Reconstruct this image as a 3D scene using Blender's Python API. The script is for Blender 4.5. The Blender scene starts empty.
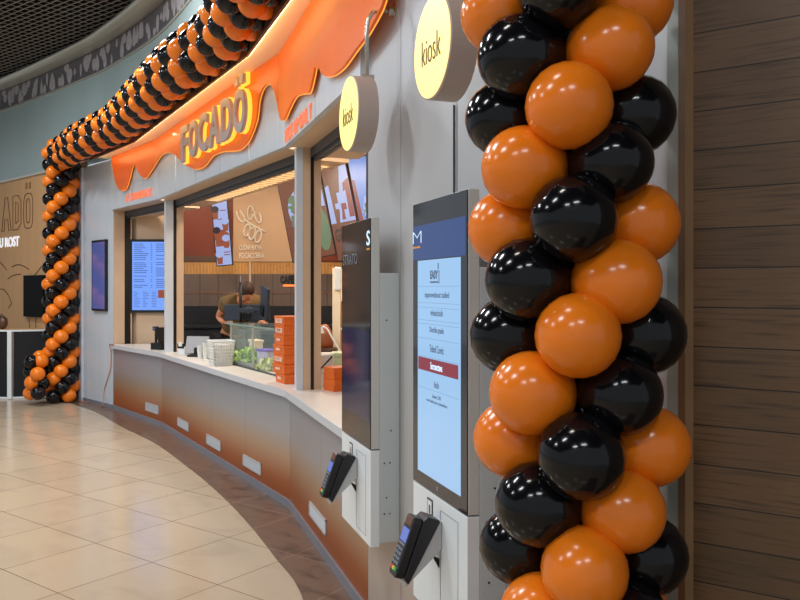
import bpy, bmesh, math, random
from mathutils import Vector, Matrix
R = random.Random(7)
S = bpy.context.scene
COL = S.collection
F_PX, EYE, HOR = 790.0, 1.64, 288.0
PI = math.pi

# ------------------------------------------------------------------ materials
def lin(c):
    return tuple(((v/255)/12.92 if v/255 <= .04045 else ((v/255+.055)/1.055)**2.4) for v in c[:3])
def mat(name, c, rough=.5, metal=0., emit=None, es=0., var=0., vscale=(4, 4, 4), bump=0., bscale=80., spec=.5, coat=0., alpha=1., trans=0.):
    m = bpy.data.materials.new(name); m.use_nodes = True
    nt = m.node_tree; b = nt.nodes['Principled BSDF']
    L = lin(c)
    b.inputs['Base Color'].default_value = (*L, 1)
    b.inputs['Roughness'].default_value = rough
    b.inputs['Metallic'].default_value = metal
    b.inputs['Specular IOR Level'].default_value = spec
    b.inputs['Coat Weight'].default_value = coat
    b.inputs['Coat Roughness'].default_value = .05
    b.inputs['Alpha'].default_value = alpha
    b.inputs['Transmission Weight'].default_value = trans
    if emit is not None:
        b.inputs['Emission Color'].default_value = (*lin(emit), 1)
        b.inputs['Emission Strength'].default_value = es
    if var or bump:
        tc = nt.nodes.new('ShaderNodeTexCoord')
        mp = nt.nodes.new('ShaderNodeMapping'); mp.inputs['Scale'].default_value = vscale
        nt.links.new(tc.outputs['Object'], mp.inputs['Vector'])
        if var:
            n = nt.nodes.new('ShaderNodeTexNoise'); n.inputs['Scale'].default_value = 1; n.inputs['Detail'].default_value = 5
            nt.links.new(mp.outputs['Vector'], n.inputs['Vector'])
            r = nt.nodes.new('ShaderNodeValToRGB')
            r.color_ramp.elements[0].position = .3; r.color_ramp.elements[1].position = .7
            r.color_ramp.elements[0].color = (*[x*(1-var) for x in L], 1)
            r.color_ramp.elements[1].color = (*[min(1, x*(1+var)) for x in L], 1)
            nt.links.new(n.outputs['Fac'], r.inputs['Fac']); nt.links.new(r.outputs['Color'], b.inputs['Base Color'])
        if bump:
            n2 = nt.nodes.new('ShaderNodeTexNoise'); n2.inputs['Scale'].default_value = bscale
            nt.links.new(tc.outputs['Object'], n2.inputs['Vector'])
            bp = nt.nodes.new('ShaderNodeBump'); bp.inputs['Strength'].default_value = bump; bp.inputs['Distance'].default_value = .01
            nt.links.new(n2.outputs['Fac'], bp.inputs['Height']); nt.links.new(bp.outputs['Normal'], b.inputs['Normal'])
    return m

def zgrad(name, stops, z0, z1, rough=.4, metal=.0, xvar=.06):
    """printed metallic film whose colour runs from the bottom to the top of the panel"""
    m = mat(name, (128, 128, 128), rough, metal); nt = m.node_tree; b = nt.nodes['Principled BSDF']
    tc = nt.nodes.new('ShaderNodeTexCoord'); sx = nt.nodes.new('ShaderNodeSeparateXYZ')
    nt.links.new(tc.outputs['Object'], sx.inputs[0])
    mr = nt.nodes.new('ShaderNodeMapRange'); mr.inputs['From Min'].default_value = z0; mr.inputs['From Max'].default_value = z1
    nt.links.new(sx.outputs['Z'], mr.inputs['Value'])
    mp = nt.nodes.new('ShaderNodeMapping'); mp.inputs['Scale'].default_value = (18, 18, .25)
    nt.links.new(tc.outputs['Object'], mp.inputs['Vector'])
    no = nt.nodes.new('ShaderNodeTexNoise'); no.inputs['Scale'].default_value = 1; no.inputs['Detail'].default_value = 4
    nt.links.new(mp.outputs['Vector'], no.inputs['Vector'])
    ma = nt.nodes.new('ShaderNodeMath'); ma.operation = 'MULTIPLY_ADD'; ma.inputs[1].default_value = xvar; ma.inputs[2].default_value = -xvar/2
    nt.links.new(no.outputs['Fac'], ma.inputs[0])
    ad = nt.nodes.new('ShaderNodeMath'); ad.operation = 'ADD'
    nt.links.new(mr.outputs['Result'], ad.inputs[0]); nt.links.new(ma.outputs[0], ad.inputs[1])
    cr = nt.nodes.new('ShaderNodeValToRGB'); e = cr.color_ramp.elements
    while len(e) < len(stops): e.new(.5)
    for k, (p, c) in enumerate(stops):
        e[k].position = p; e[k].color = (*lin(c), 1)
    nt.links.new(ad.outputs[0], cr.inputs['Fac']); nt.links.new(cr.outputs['Color'], b.inputs['Base Color'])
    return m

def tiles(name, c1, c2, grout, rough, mortar, bw=1., bh=1., offset=0., grain=(3, 3, 3), gvar=.12, grough=0.):
    """brick texture read through the mesh's UV map (UV = tile units)"""
    m = mat(name, c1, rough); nt = m.node_tree; b = nt.nodes['Principled BSDF']
    uv = nt.nodes.new('ShaderNodeUVMap'); uv.uv_map = 'UVMap'
    br = nt.nodes.new('ShaderNodeTexBrick'); br.offset = offset; br.squash = 1
    br.inputs['Color1'].default_value = (*lin(c1), 1); br.inputs['Color2'].default_value = (*lin(c2), 1)
    br.inputs['Mortar'].default_value = (*lin(grout), 1)
    br.inputs['Scale'].default_value = 1; br.inputs['Mortar Size'].default_value = mortar; br.inputs['Mortar Smooth'].default_value = .2
    br.inputs['Brick Width'].default_value = bw; br.inputs['Row Height'].default_value = bh; br.inputs['Bias'].default_value = 0
    nt.links.new(uv.outputs[0], br.inputs['Vector'])
    mp = nt.nodes.new('ShaderNodeMapping'); mp.inputs['Scale'].default_value = grain
    nt.links.new(uv.outputs[0], mp.inputs['Vector'])
    no = nt.nodes.new('ShaderNodeTexNoise'); no.inputs['Scale'].default_value = 1; no.inputs['Detail'].default_value = 7; no.inputs['Distortion'].default_value = .6
    nt.links.new(mp.outputs[0], no.inputs['Vector'])
    mr = nt.nodes.new('ShaderNodeMapRange'); mr.inputs['From Min'].default_value = .3; mr.inputs['From Max'].default_value = .5
    mr.inputs['To Min'].default_value = 1-gvar; mr.inputs['To Max'].default_value = 1+gvar
    nt.links.new(no.outputs['Fac'], mr.inputs['Value'])
    mx = nt.nodes.new('ShaderNodeVectorMath'); mx.operation = 'SCALE'
    nt.links.new(br.outputs['Color'], mx.inputs[0]); nt.links.new(mr.outputs[0], mx.inputs['Scale'])
    nt.links.new(mx.outputs[0], b.inputs['Base Color'])
    bp = nt.nodes.new('ShaderNodeBump'); bp.inputs['Strength'].default_value = .25; bp.inputs['Distance'].default_value = .004; bp.invert = True
    nt.links.new(br.outputs['Fac'], bp.inputs['Height']); nt.links.new(bp.outputs['Normal'], b.inputs['Normal'])
    return m

M = {}
M['orange_balloon'] = mat('orange latex', (238, 124, 22), .2, spec=.5, var=.05, vscale=(9, 9, 9))
M['black_balloon'] = mat('black latex', (12, 12, 15), .13, spec=.34)
M['metal'] = mat('brushed grey cladding', (200, 212, 222), .42, .22, var=.05, vscale=(30, 30, .4))
M['metal_dark'] = mat('dark anodised metal', (66, 72, 78), .4, .4, var=.08)
M['post_grey'] = mat('pale grey post paint', (208, 218, 230), .4, .2)
M['beige'] = mat('beige reveal paint', (208, 180, 152), .5, .1, var=.03)
M['black'] = mat('black plastic', (14, 14, 16), .4)
M['tv_black'] = mat('matte television panel', (8, 8, 10), .7, spec=.15)
M['soft_black'] = mat('matte black board', (17, 17, 22), .75)
M['white'] = mat('white lacquer', (226, 232, 234), .35)
M['white_top'] = mat('pale worktop', (222, 214, 204), .35, var=.03)
M['lit_white'] = mat('backlit white letters', (240, 244, 250), .4, emit=(240, 244, 255), es=.5)
M['edge'] = mat('worktop edge', (205, 210, 216), .4, .2)
M['vent'] = mat('vent paint', (186, 188, 192), .45, .1)
M['kick'] = mat('aluminium kick plate', (150, 156, 168), .35, .5)
M['counter'] = zgrad('graded metallic film', [(0, (166, 84, 32)), (.16, (172, 98, 48)), (.4, (178, 146, 116)), (.62, (168, 166, 168)), (1, (154, 160, 172))], .06, .83, .34, .45)
M['kioskwall'] = zgrad('graded wall film', [(0, (176, 160, 148)), (.16, (192, 178, 166)), (.2, (186, 182, 178)), (1, (186, 194, 202))], 0, 3.4, .42, .22, .03)
M['drip'] = mat('orange acrylic', (228, 102, 8), .34, emit=(255, 112, 5), es=.1, spec=.35, var=.06, vscale=(3, 3, .6))  # faint emission stands in for the strip light falling on the panel
M['led'] = mat('warm led edge', (255, 180, 80), .4, emit=(255, 176, 70), es=.9)
M['led_soft'] = mat('led strip', (255, 200, 120), .4, emit=(255, 216, 150), es=6.5)
M['halo'] = mat('amber letter light', (255, 190, 60), .4, emit=(255, 184, 66), es=1.2)
M['letter'] = mat('grey letter face', (168, 160, 160), .4, .0)
M['neon'] = mat('coral lettering', (250, 130, 90), .4, emit=(255, 150, 110), es=.35)
M['soffit'] = mat('canopy soffit paint', (250, 232, 200), .5)
M['teal'] = mat('grey green bulkhead panel', (146, 164, 163), .3, var=.05, vscale=(2, 2, .5))
M['band'] = mat('charcoal mural band', (84, 80, 86), .4)
M['drop'] = mat('grey painted drops', (158, 154, 156), .45, var=.12, vscale=(20, 20, 20))
M['ring'] = mat('satin ceiling ring', (186, 184, 170), .22, .4)
M['grid'] = mat('grey ceiling slats', (150, 144, 136), .5)
M['void'] = mat('dark ceiling void', (16, 15, 15), .9)
M['hoarding'] = mat('tan plywood hoarding', (204, 158, 108), .6, var=.05, vscale=(6, 6, .8))
M['groove'] = mat('brown routed groove', (106, 70, 40), .7)
M['drum'] = mat('taupe drum paint', (178, 164, 156), .45)
M['signface'] = mat('yellow lit face', (250, 224, 140), .4, emit=(255, 222, 128), es=.75)
M['signtext'] = mat('dark olive letters', (104, 100, 62), .5)
M['pipe'] = mat('chrome pipe', (190, 188, 180), .25, .9)
M['kiosk_side'] = mat('silver kiosk shell', (206, 206, 202), .4, .3)
M['kiosk_box'] = mat('grey kiosk back box', (198, 206, 208), .45, .25)
M['glass'] = mat('dark kiosk glass', (34, 36, 44), .08, spec=.6)
M['kiosk_screen'] = mat('lit pale blue screen', (20, 24, 30), .1, emit=(158, 202, 244), es=.9)
M['blue_reflection'] = mat('painted blue reflection', (14, 18, 30), .1, emit=(44, 80, 150), es=.6)
M['screen_reflection'] = mat('dim violet reflection', (16, 17, 28), .08, emit=(42, 46, 84), es=.45)
M['ink'] = mat('grey screen text', (20, 24, 34), .3, emit=(104, 128, 164), es=.6)
M['ink_light'] = mat('white screen text and reflections', (200, 220, 240), .3, emit=(190, 220, 240), es=.8)
M['redbar'] = mat('crimson screen bar', (40, 10, 16), .3, emit=(150, 52, 72), es=.75)
M['rule'] = mat('thin screen rule', (20, 24, 34), .3, emit=(120, 156, 196), es=.8)
M['menu_blue'] = mat('blue white menu light', (20, 20, 30), .2, emit=(120, 164, 255), es=1.0)
M['menu_dim'] = mat('dim blue screen', (20, 20, 30), .2, emit=(84, 94, 160), es=.75)
M['menu_orange'] = mat('orange menu block', (24, 18, 16), .3, emit=(170, 84, 50), es=.7)
M['menu_ink'] = mat('menu text', (20, 20, 30), .3, emit=(70, 96, 168), es=.8)
M['board_brown'] = mat('brown menu picture', (22, 20, 22), .3, emit=(138, 72, 40), es=.62)
M['board_white'] = mat('white menu picture', (22, 20, 22), .3, emit=(168, 184, 236), es=.85)
M['board_blue'] = mat('blue menu picture', (22, 20, 22), .3, emit=(110, 148, 226), es=.85)
M['board_red'] = mat('red menu picture', (22, 20, 22), .3, emit=(156, 52, 52), es=.7)
M['board_green'] = mat('salad menu picture', (22, 20, 22), .3, emit=(120, 150, 110), es=.6, var=.4, vscale=(30, 30, 30))
M['board_violet'] = mat('violet menu picture', (22, 20, 22), .3, emit=(126, 112, 150), es=.55, var=.4, vscale=(40, 40, 40))
M['board_dark'] = mat('dark menu picture', (22, 20, 22), .3, emit=(62, 40, 44), es=.5)
M['rust'] = mat('rust red wall panel', (116, 46, 18), .5, var=.1, vscale=(.8, .8, 1))
M['ply'] = mat('warm beige wall panel', (196, 156, 120), .5, var=.05, vscale=(1, 1, 1))
M['bronze'] = mat('bronze trim', (98, 72, 56), .4, .3)
M['lobby'] = mat('beige inner wall', (200, 174, 146), .5, var=.04)
M['inner_ceiling'] = mat('inner ceiling', (120, 104, 90), .8)
M['led_text'] = mat('orange lit line', (255, 130, 60), .4, emit=(255, 130, 50), es=.9)
M['dash'] = mat('copper dash line', (150, 90, 60), .4)
M['logo_white'] = mat('cream raised logo', (240, 228, 210), .4)
M['carton'] = mat('orange carton', (222, 104, 30), .5, var=.04, vscale=(12, 12, 12))
M['carton_label'] = mat('pale carton print', (236, 190, 170), .5)
M['clear'] = mat('clear pane', (220, 240, 234), .05, alpha=.1, spec=.6)
M['glass_edge'] = mat('green glass edge', (150, 180, 170), .2, alpha=.55)
M['lettuce'] = mat('lettuce green', (160, 204, 70), .5, var=.35, vscale=(25, 25, 25))
M['lettuce_pale'] = mat('pale salad green', (206, 214, 140), .5, var=.3, vscale=(25, 25, 25))
M['carrot'] = mat('carrot orange', (240, 160, 40), .5)
M['purple'] = mat('purple lid', (110, 70, 200), .4)
M['lilac'] = mat('lilac tub', (206, 194, 226), .4)
M['cream'] = mat('cream tub', (240, 224, 196), .5)
M['paper'] = mat('white cup paper', (228, 228, 222), .6, var=.08, vscale=(20, 20, 20))
M['silver'] = mat('silver casing', (150, 148, 148), .3, .5)
M['monitor'] = mat('slate monitor back', (48, 58, 72), .4)
M['skin'] = mat('skin', (206, 138, 100), .5)
M['hair'] = mat('brown hair', (58, 34, 20), .6, var=.3, vscale=(60, 60, 60))
M['shirt'] = mat('olive shirt', (110, 86, 48), .8, var=.1, vscale=(14, 14, 14))
M['trousers'] = mat('dark trousers', (30, 28, 30), .8)
M['terminal'] = mat('black terminal shell', (30, 31, 34), .35)
M['term_screen'] = mat('terminal display', (40, 50, 90), .2, emit=(110, 130, 214), es=.75)
M['key_grey'] = mat('grey keys', (116, 122, 132), .4)
M['key_red'] = mat('red key', (216, 60, 40), .4)
M['key_yellow'] = mat('yellow key', (226, 200, 60), .4)
M['key_green'] = mat('green key', (60, 170, 80), .4)
M['paper_roll'] = mat('brown receipt cover', (104, 68, 52), .4)
M['bracket'] = mat('pale grey bracket', (188, 190, 190), .4, .1)
M['cable'] = mat('orange cable', (190, 118, 76), .5)
M['wood_brown'] = mat('brown wood', (140, 74, 36), .5, var=.15, vscale=(8, 8, 30))
M['sage'] = mat('sage cabinet', (190, 200, 160), .5)
M['trim_green'] = mat('grey green corner trim', (170, 184, 174), .4, .1)
M['wood_edge'] = mat('oak edge strip', (128, 96, 62), .5)
M['wire'] = mat('chrome wire', (190, 190, 190), .3, .8)
M['warm_lamp'] = mat('warm grille light', (255, 220, 150), .4, emit=(255, 220, 160), es=.8)
M['floor'] = tiles('beige stone tiles', (188, 170, 145), (183, 165, 141), (110, 90, 70), .17, .005, grain=(1.3, 2.2, 1), gvar=.06)
M['floor_dark'] = tiles('brown slate tiles', (104, 82, 68), (98, 78, 66), (140, 116, 98), .3, .006, grain=(3, 6, 1), gvar=.28)
M['woodwall'] = tiles('walnut planks', (95, 70, 46), (80, 59, 38), (26, 18, 12), .42, .018, bw=15., bh=1., offset=.37, grain=(.5, 12, 1), gvar=.34)
M['wall_tile'] = tiles('brown metal tiles', (98, 80, 68), (104, 84, 72), (84, 68, 58), .35, .02, bw=.5, bh=2., grain=(4, 1, 1), gvar=.1)
M['brass_tile'] = tiles('brass ribbed tiles', (214, 156, 84), (200, 142, 76), (120, 80, 40), .35, .05, bw=.25, bh=2., grain=(2, 2, 1), gvar=.12)

# ------------------------------------------------------------------ mesh builder
class MB:
    def __init__(s): s.v = []; s.f = []; s.uv = None
    def add(s, vs, fs):
        b = len(s.v); s.v += [Vector(p) for p in vs]; s.f += [tuple(b+i for i in f) for f in fs]; return s
    def box(s, x0, x1, y0, y1, z0, z1, m=None):
        p = [(x, y, z) for z in (z0, z1) for y in (y0, y1) for x in (x0, x1)]
        if m is not None: p = [m @ Vector(q) for q in p]
        return s.add(p, [(0, 2, 3, 1), (4, 5, 7, 6), (0, 1, 5, 4), (2, 6, 7, 3), (0, 4, 6, 2), (1, 3, 7, 5)])
    def prism(s, bot, top):
        n = len(bot)
        return s.add(list(bot)+list(top), [tuple(range(n-1, -1, -1)), tuple(range(n, 2*n))] + [(i, (i+1) % n, n+(i+1) % n, n+i) for i in range(n)])
    def slab(s, poly, z0, z1):
        return s.prism([(x, y, z0) for x, y in poly], [(x, y, z1) for x, y in poly])
    def xprism(s, poly, x0, x1):      # polygon in (y,z), extruded along x
        return s.prism([(x0, y, z) for y, z in poly], [(x1, y, z) for y, z in poly])
    def yprism(s, poly, y0, y1):      # polygon in (x,z), extruded along y
        return s.prism([(x, y0, z) for x, z in poly], [(x, y1, z) for x, z in poly])
    def tube(s, pts, r, n=8, closed=False):
        pts = [Vector(p) for p in pts]; N = len(pts); rings = []; prev = None
        for i, p in enumerate(pts):
            a = pts[(i-1) % N] if (i or closed) else p; c = pts[(i+1) % N] if (i < N-1 or closed) else p
            t = (c-a).normalized()
            u = Vector((0, 0, 1)) if prev is None else prev
            u = u - t*u.dot(t)
            if u.length < 1e-3: u = Vector((1, 0, 0)) - t*t.x
            u.normalize(); prev = u; w = t.cross(u)
            rr = r[i] if isinstance(r, (list, tuple)) else r
            rings.append([p + (u*math.cos(2*PI*k/n) + w*math.sin(2*PI*k/n))*rr for k in range(n)])
        fs = []; M_ = N if closed else N-1
        for i in range(M_):
            j = (i+1) % N
            fs += [(i*n+k, i*n+(k+1) % n, j*n+(k+1) % n, j*n+k) for k in range(n)]
        if not closed: fs += [tuple(range(n-1, -1, -1)), tuple((N-1)*n+k for k in range(n))]
        return s.add([q for g in rings for q in g], fs)
    def lathe(s, prof, n=20, m=None):  # profile (r, z) about z
        vs = []; fs = []; P = len(prof)
        for r, z in prof:
            for k in range(n):
                q = Vector((r*math.cos(2*PI*k/n), r*math.sin(2*PI*k/n), z)); vs.append(m @ q if m is not None else q)
        for i in range(P-1):
            fs += [(i*n+k, i*n+(k+1) % n, (i+1)*n+(k+1) % n, (i+1)*n+k) for k in range(n)]
        fs += [tuple(range(n-1, -1, -1)), tuple((P-1)*n+k for k in range(n))]
        return s.add(vs, fs)
    def ball(s, c, r, n=10, sc=(1, 1, 1), jit=0.):
        vs = [(0, 0, -1)]; K = n//2
        for i in range(1, K):
            t = -PI/2 + PI*i/K
            vs += [(math.cos(t)*math.cos(2*PI*k/n), math.cos(t)*math.sin(2*PI*k/n), math.sin(t)) for k in range(n)]
        vs.append((0, 0, 1)); T = len(vs)-1; fs = [(0, 1+(k+1) % n, 1+k) for k in range(n)]
        for i in range(K-2):
            fs += [(1+i*n+k, 1+i*n+(k+1) % n, 1+(i+1)*n+(k+1) % n, 1+(i+1)*n+k) for k in range(n)]
        fs += [(T, T-n+k, T-n+(k+1) % n) for k in range(n)]
        return s.add([Vector(c)+Vector([p[i]*sc[i]*r*(1+jit*R.uniform(-1, 1)) for i in range(3)]) for p in vs], fs)
    def mesh(s, name, m=None, smooth=False, fix=True):
        me = bpy.data.meshes.new(name); me.from_pydata([tuple(v) for v in s.v], [], s.f)
        if s.uv is not None:
            l = me.uv_layers.new(name='UVMap')
            for lp in me.loops: l.data[lp.index].uv = s.uv(Vector(s.v[lp.vertex_index]))
        if fix:
            bm = bmesh.new(); bm.from_mesh(me); bmesh.ops.recalc_face_normals(bm, faces=bm.faces); bm.to_mesh(me); bm.free()
        if m: me.materials.append(m)
        if smooth: me.polygons.foreach_set('use_smooth', [True]*len(me.polygons))
        me.update(); return me
    def build(s, name, m, parent=None, smooth=False, bev=0., loc=None, rz=0., fix=True, label=None):
        o = bpy.data.objects.new(name, s.mesh(name, m, smooth, fix)); COL.objects.link(o)
        if parent is not None: o.parent = parent
        if loc is not None: o.location = loc; o.rotation_euler = (0, 0, rz)
        if bev:
            b = o.modifiers.new('Bevel', 'BEVEL'); b.width = bev; b.segments = 2; b.limit_method = 'ANGLE'
        if label: o['label'] = label
        return o

def tag(o, label, cat, group=None, kind=None):
    o['label'] = label; o['category'] = cat
    if group: o['group'] = group
    if kind: o['kind'] = kind
    return o
def struct(o): o['kind'] = 'structure'; return o
def thing(name, label, cat, loc=(0, 0, 0), rz=0., group=None):
    o = bpy.data.objects.new(name, None); COL.objects.link(o); o.empty_display_size = .1
    o.location = loc; o.rotation_euler = (0, 0, rz)
    return tag(o, label, cat, group)

def textmb(txt, depth=.004, bold=0., size=1.):
    """flat lettering as mesh: x right, z up, standing out towards -y"""
    c = bpy.data.curves.new('t', 'FONT'); c.body = txt; c.size = size; c.extrude = depth/2; c.offset = bold; c.resolution_u = 4
    o = bpy.data.objects.new('t', c); COL.objects.link(o)
    dg = bpy.context.evaluated_depsgraph_get(); dg.update()
    ev = o.evaluated_get(dg); me = ev.to_mesh()
    b = MB(); b.add([(v.co.x, -v.co.z-depth/2, v.co.y) for v in me.vertices], [tuple(p.vertices) for p in me.polygons])
    ev.to_mesh_clear(); COL.objects.unlink(o); bpy.data.objects.remove(o); bpy.data.curves.remove(c)
    return b
def bounds(b):
    return [min(v[i] for v in b.v) for i in range(3)], [max(v[i] for v in b.v) for i in range(3)]
def fit(b, x0, x1, z0, z1, y=0., keep=False):
    lo, hi = bounds(b)
    sx = (x1-x0)/(hi[0]-lo[0]); sz = (z1-z0)/(hi[2]-lo[2])
    b.v = [Vector((x0+(v.x-lo[0])*sx, v.y+y, z0+(v.z-lo[2])*sz)) for v in b.v]; return b

# ------------------------------------------------------------------ plan of the shop front
A = [Vector((-4.61, 11.46)), Vector((-3.88, 10.69)), Vector((-2.81, 9.32)), Vector((-.818, 5.876)), Vector((.606, 1.65))]
DIR = [(A[i+1]-A[i]).normalized() for i in range(4)]
LEN = [(A[i+1]-A[i]).length for i in range(4)]
NRM = [Vector((d.y, -d.x)) for d in DIR]
RZ = [math.atan2(d.y, d.x) for d in DIR]
def off(o):
    r = [A[0]+NRM[0]*o]
    for i in range(1, 4):
        b = (NRM[i-1]+NRM[i]).normalized(); r.append(A[i]+b*(o/b.dot(NRM[i])))
    r.append(A[4]+NRM[3]*o); return r
def W(k, s, o, z=0.):
    p = A[k]+DIR[k]*s+NRM[k]*o; return Vector((p.x, p.y, z))
def hit(k, o, u, v):
    """where the line of sight through (u, v) meets the plane o metres in front of facet k: (s, z)"""
    t = (u-400)/F_PX; p = A[k]+NRM[k]*o; d = DIR[k]
    s = (t*p.y-p.x)/(d.x-t*d.y); Y = p.y+d.y*s
    return s, EYE-(v-HOR)/F_PX*Y
def at(u, v, Y): return Vector(((u-400)/F_PX*Y, Y, EYE-(v-HOR)/F_PX*Y))
def fthing(name, label, cat, k, s, z=0., group=None):
    return thing(name, label, cat, W(k, s, 0, z), RZ[k], group)

def catmull(pts, n=12):
    out = []
    P = [pts[0]*2-pts[1]] + list(pts) + [pts[-1]*2-pts[-2]]
    for i in range(1, len(P)-2):
        for j in range(n):
            t = j/n; a, b, c, d = P[i-1:i+3]
            out.append(.5*((2*b)+(c-a)*t+(2*a-5*b+4*c-d)*t*t+(3*b-a-3*c+d)*t**3))
    out.append(pts[-1]); return out

# ------------------------------------------------------------------ floor
TH, OX, OY, TL = -.64234, -2.4343, 5.4344, .59393
def fuv(p):
    x, y = p.x-OX, p.y-OY; c, s_ = math.cos(TH), math.sin(TH)
    return ((c*x+s_*y)/TL, (-s_*x+c*y)/TL)
fl = MB().add([(-18, -5, 0), (6, -5, 0), (6, 18, 0), (-18, 18, 0)], [(0, 1, 2, 3)]); fl.uv = fuv
struct(fl.build('floor', M['floor'], fix=False))
edge_px = [(60, 401), (69, 403), (96, 412), (120, 426), (140, 435.5), (160, 446.5), (194, 472), (204, 480), (228, 502), (252, 528), (276, 559), (300, 592)]
ep = [Vector(((u-400)/F_PX*(EYE*F_PX/(v-HOR)), EYE*F_PX/(v-HOR))) for u, v in edge_px]
ep = [ep[0]+Vector((-.8, .55))]+ep+[Vector((-.28, 3.2)), Vector((-.05, 2.2)), Vector((.2, 1.2)), Vector((.7, .1))]
ep = catmull(ep, 4)
def strip_floor():
    w_ = off(-.05); wl = [Vector((1.3, .2)), w_[4], w_[3], w_[2], w_[1], w_[0], Vector((-5.5, 12.4))]
    poly = [Vector((p.x, p.y, .004)) for p in ep] + [Vector((p.x, p.y, .004)) for p in wl]
    from mathutils.geometry import tessellate_polygon
    b = MB().add(poly, [tuple(t) for t in tessellate_polygon([poly])]); b.uv = fuv; return b
struct(strip_floor().build('trim_1', M['floor_dark'], fix=True))

# ------------------------------------------------------------------ shop front shell
H_TOP, H_BOT = 3.38, 2.69
def canopy_line(o):
    r = off(o); r[4] = W(3, LEN[3], max(-.02, o-.29)).xy; return r
def band(o0, o1, z0, z1, i0=0, i1=4):
    a, b = canopy_line(o0), canopy_line(o1); a = a[i0:i1+1]; b = b[i0:i1+1]
    m = MB()
    for i in range(len(a)-1):
        m.slab([tuple(a[i]), tuple(a[i+1]), tuple(b[i+1]), tuple(b[i])], z0, z1)
    return m
# left pier
pier = MB().slab([tuple(x) for x in (W(0, -.02, 0).xy, W(0, LEN[0], 0).xy, W(0, LEN[0], -.2).xy, W(0, -.02, -.2).xy)], 0, H_TOP)
struct(pier.build('wall_far', M['metal']))
struct(MB().box(-.06, .05, -.03, .25, 0, H_TOP).build('trim_2', M['post_grey'], loc=W(0, 0, 0), rz=RZ[0], bev=.004))
# header above the windows with its panel joints
hd = MB()
ho = off(.04); hi_ = off(-.02)
for k in (1, 2, 3):
    n = {1: 2, 2: 5, 3: 2}[k]
    p0, p1 = ho[k], (ho[k+1] if k < 3 else W(3, 2.064, .04).xy); q0, q1 = hi_[k], (hi_[k+1] if k < 3 else W(3, 2.064, -.02).xy)
    for j in range(n):
        g = .0025
        t0, t1 = j/n+(g if j else 0), (j+1)/n-(g if j < n-1 else 0)
        hd.slab([tuple(p0.lerp(p1, t0)), tuple(p0.lerp(p1, t1)), tuple(q0.lerp(q1, t1)), tuple(q0.lerp(q1, t0))], H_BOT, H_TOP)
struct(hd.build('wall_header', M['metal']))
# kiosk wall: cladding panels with open joints, then the corner trim and the walnut wall
kw = MB(); s0 = 2.064
joints = [2.064, 2.573, 3.205, 3.84, LEN[3]-.072]
for a_, b_ in zip(joints, joints[1:]):
    kw.box(a_+.003, b_-.003, 0, .1, 0, 3.38)
kw.box(2.064, LEN[3]-.02, .012, .12, 0, 3.38)
struct(kw.build('wall_front', M['kioskwall'], loc=W(3, 0, 0), rz=RZ[3]))
ct = MB().box(LEN[3]-.062, LEN[3]-.02, -.012, .1, 0, 3.4).box(LEN[3]-.072, LEN[3]-.062, -.004, .1, 0, 3.4)
struct(ct.build('trim_3', M['trim_green'], loc=W(3, 0, 0), rz=RZ[3], bev=.003))
wd = Vector((.823, -.568)); wr = math.atan2(wd.y, wd.x)
wb = MB().box(0, 3.2, .004, .1, 0, 4.9); wb.uv = lambda p: (p.x/.082+3.3, p.z/.0815+.37)
wo = W(3, LEN[3], .0)
struct(wb.build('wall_right', M['woodwall'], loc=wo, rz=wr))
struct(MB().box(LEN[3]-.02, LEN[3]+.002, -.014, .1, 0, 4.9).build('trim_4', M['wood_edge'], loc=W(3, 0, 0), rz=RZ[3]))
# canopy
struct(band(-.02, .31, H_TOP, H_TOP+.03, 1, 4).build('trim_5', M['soffit']))
struct(band(.305, .325, H_TOP-.05, H_TOP+.05, 1, 4).build('trim_6', M['bronze']))
# bulkhead, mural band and bright ring, all on the smoothed line
hdir = Vector((-.73, .68))
bk = [Vector((.95, .6)), A[4], W(3, 2.2, 0).xy, A[3], W(2, 2, 0).xy, A[2], A[1], A[0], A[0]+hdir*2.2, A[0]+hdir*4.6+Vector((-.2, 0)), A[0]+hdir*7+Vector((-.9, 0))]
bk = catmull(bk, 8)
def nrm2(P, i):
    a = P[max(i-1, 0)]; b = P[min(i+1, len(P)-1)]; t = (b-a).normalized(); return Vector((-t.y, t.x))*-1
def sweep(prof):
    b = MB(); P = len(prof); n = len(bk)
    for i, p in enumerate(bk):
        w = nrm2(bk, i)
        if w.dot(Vector((-1, -.6))) < 0: w = -w
        b.v += [Vector((p.x+w.x*o, p.y+w.y*o, z)) for o, z in prof]
    for i in range(n-1):
        b.f += [(i*P+j, (i+1)*P+j, (i+1)*P+(j+1) % P, i*P+(j+1) % P) for j in range(P)]
    b.f += [tuple(range(P)), tuple((n-1)*P+j for j in range(P))]
    return b
struct(sweep([(0, 3.44), (0, 4.66), (-.1, 4.66), (-.1, 3.44)]).build('wall_bulkhead', M['teal']))
struct(sweep([(.005, 4.66), (.005, 5.0), (-.1, 5.0), (-.1, 4.66)]).build('trim_7', M['band']))
struct(sweep([(.015, 4.645), (.015, 4.672), (-.05, 4.672), (-.05, 4.645)]).build('trim_8', M['ring']))
struct(sweep([(0.0, 4.99), (.06, 4.985), (.14, 4.995), (.2, 5.015), (.235, 5.045), (.245, 5.075), (.2, 5.09), (-.1, 5.09)]).build('trim_9', M['ring'], smooth=True))
dr = MB(); acc = 0.
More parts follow.
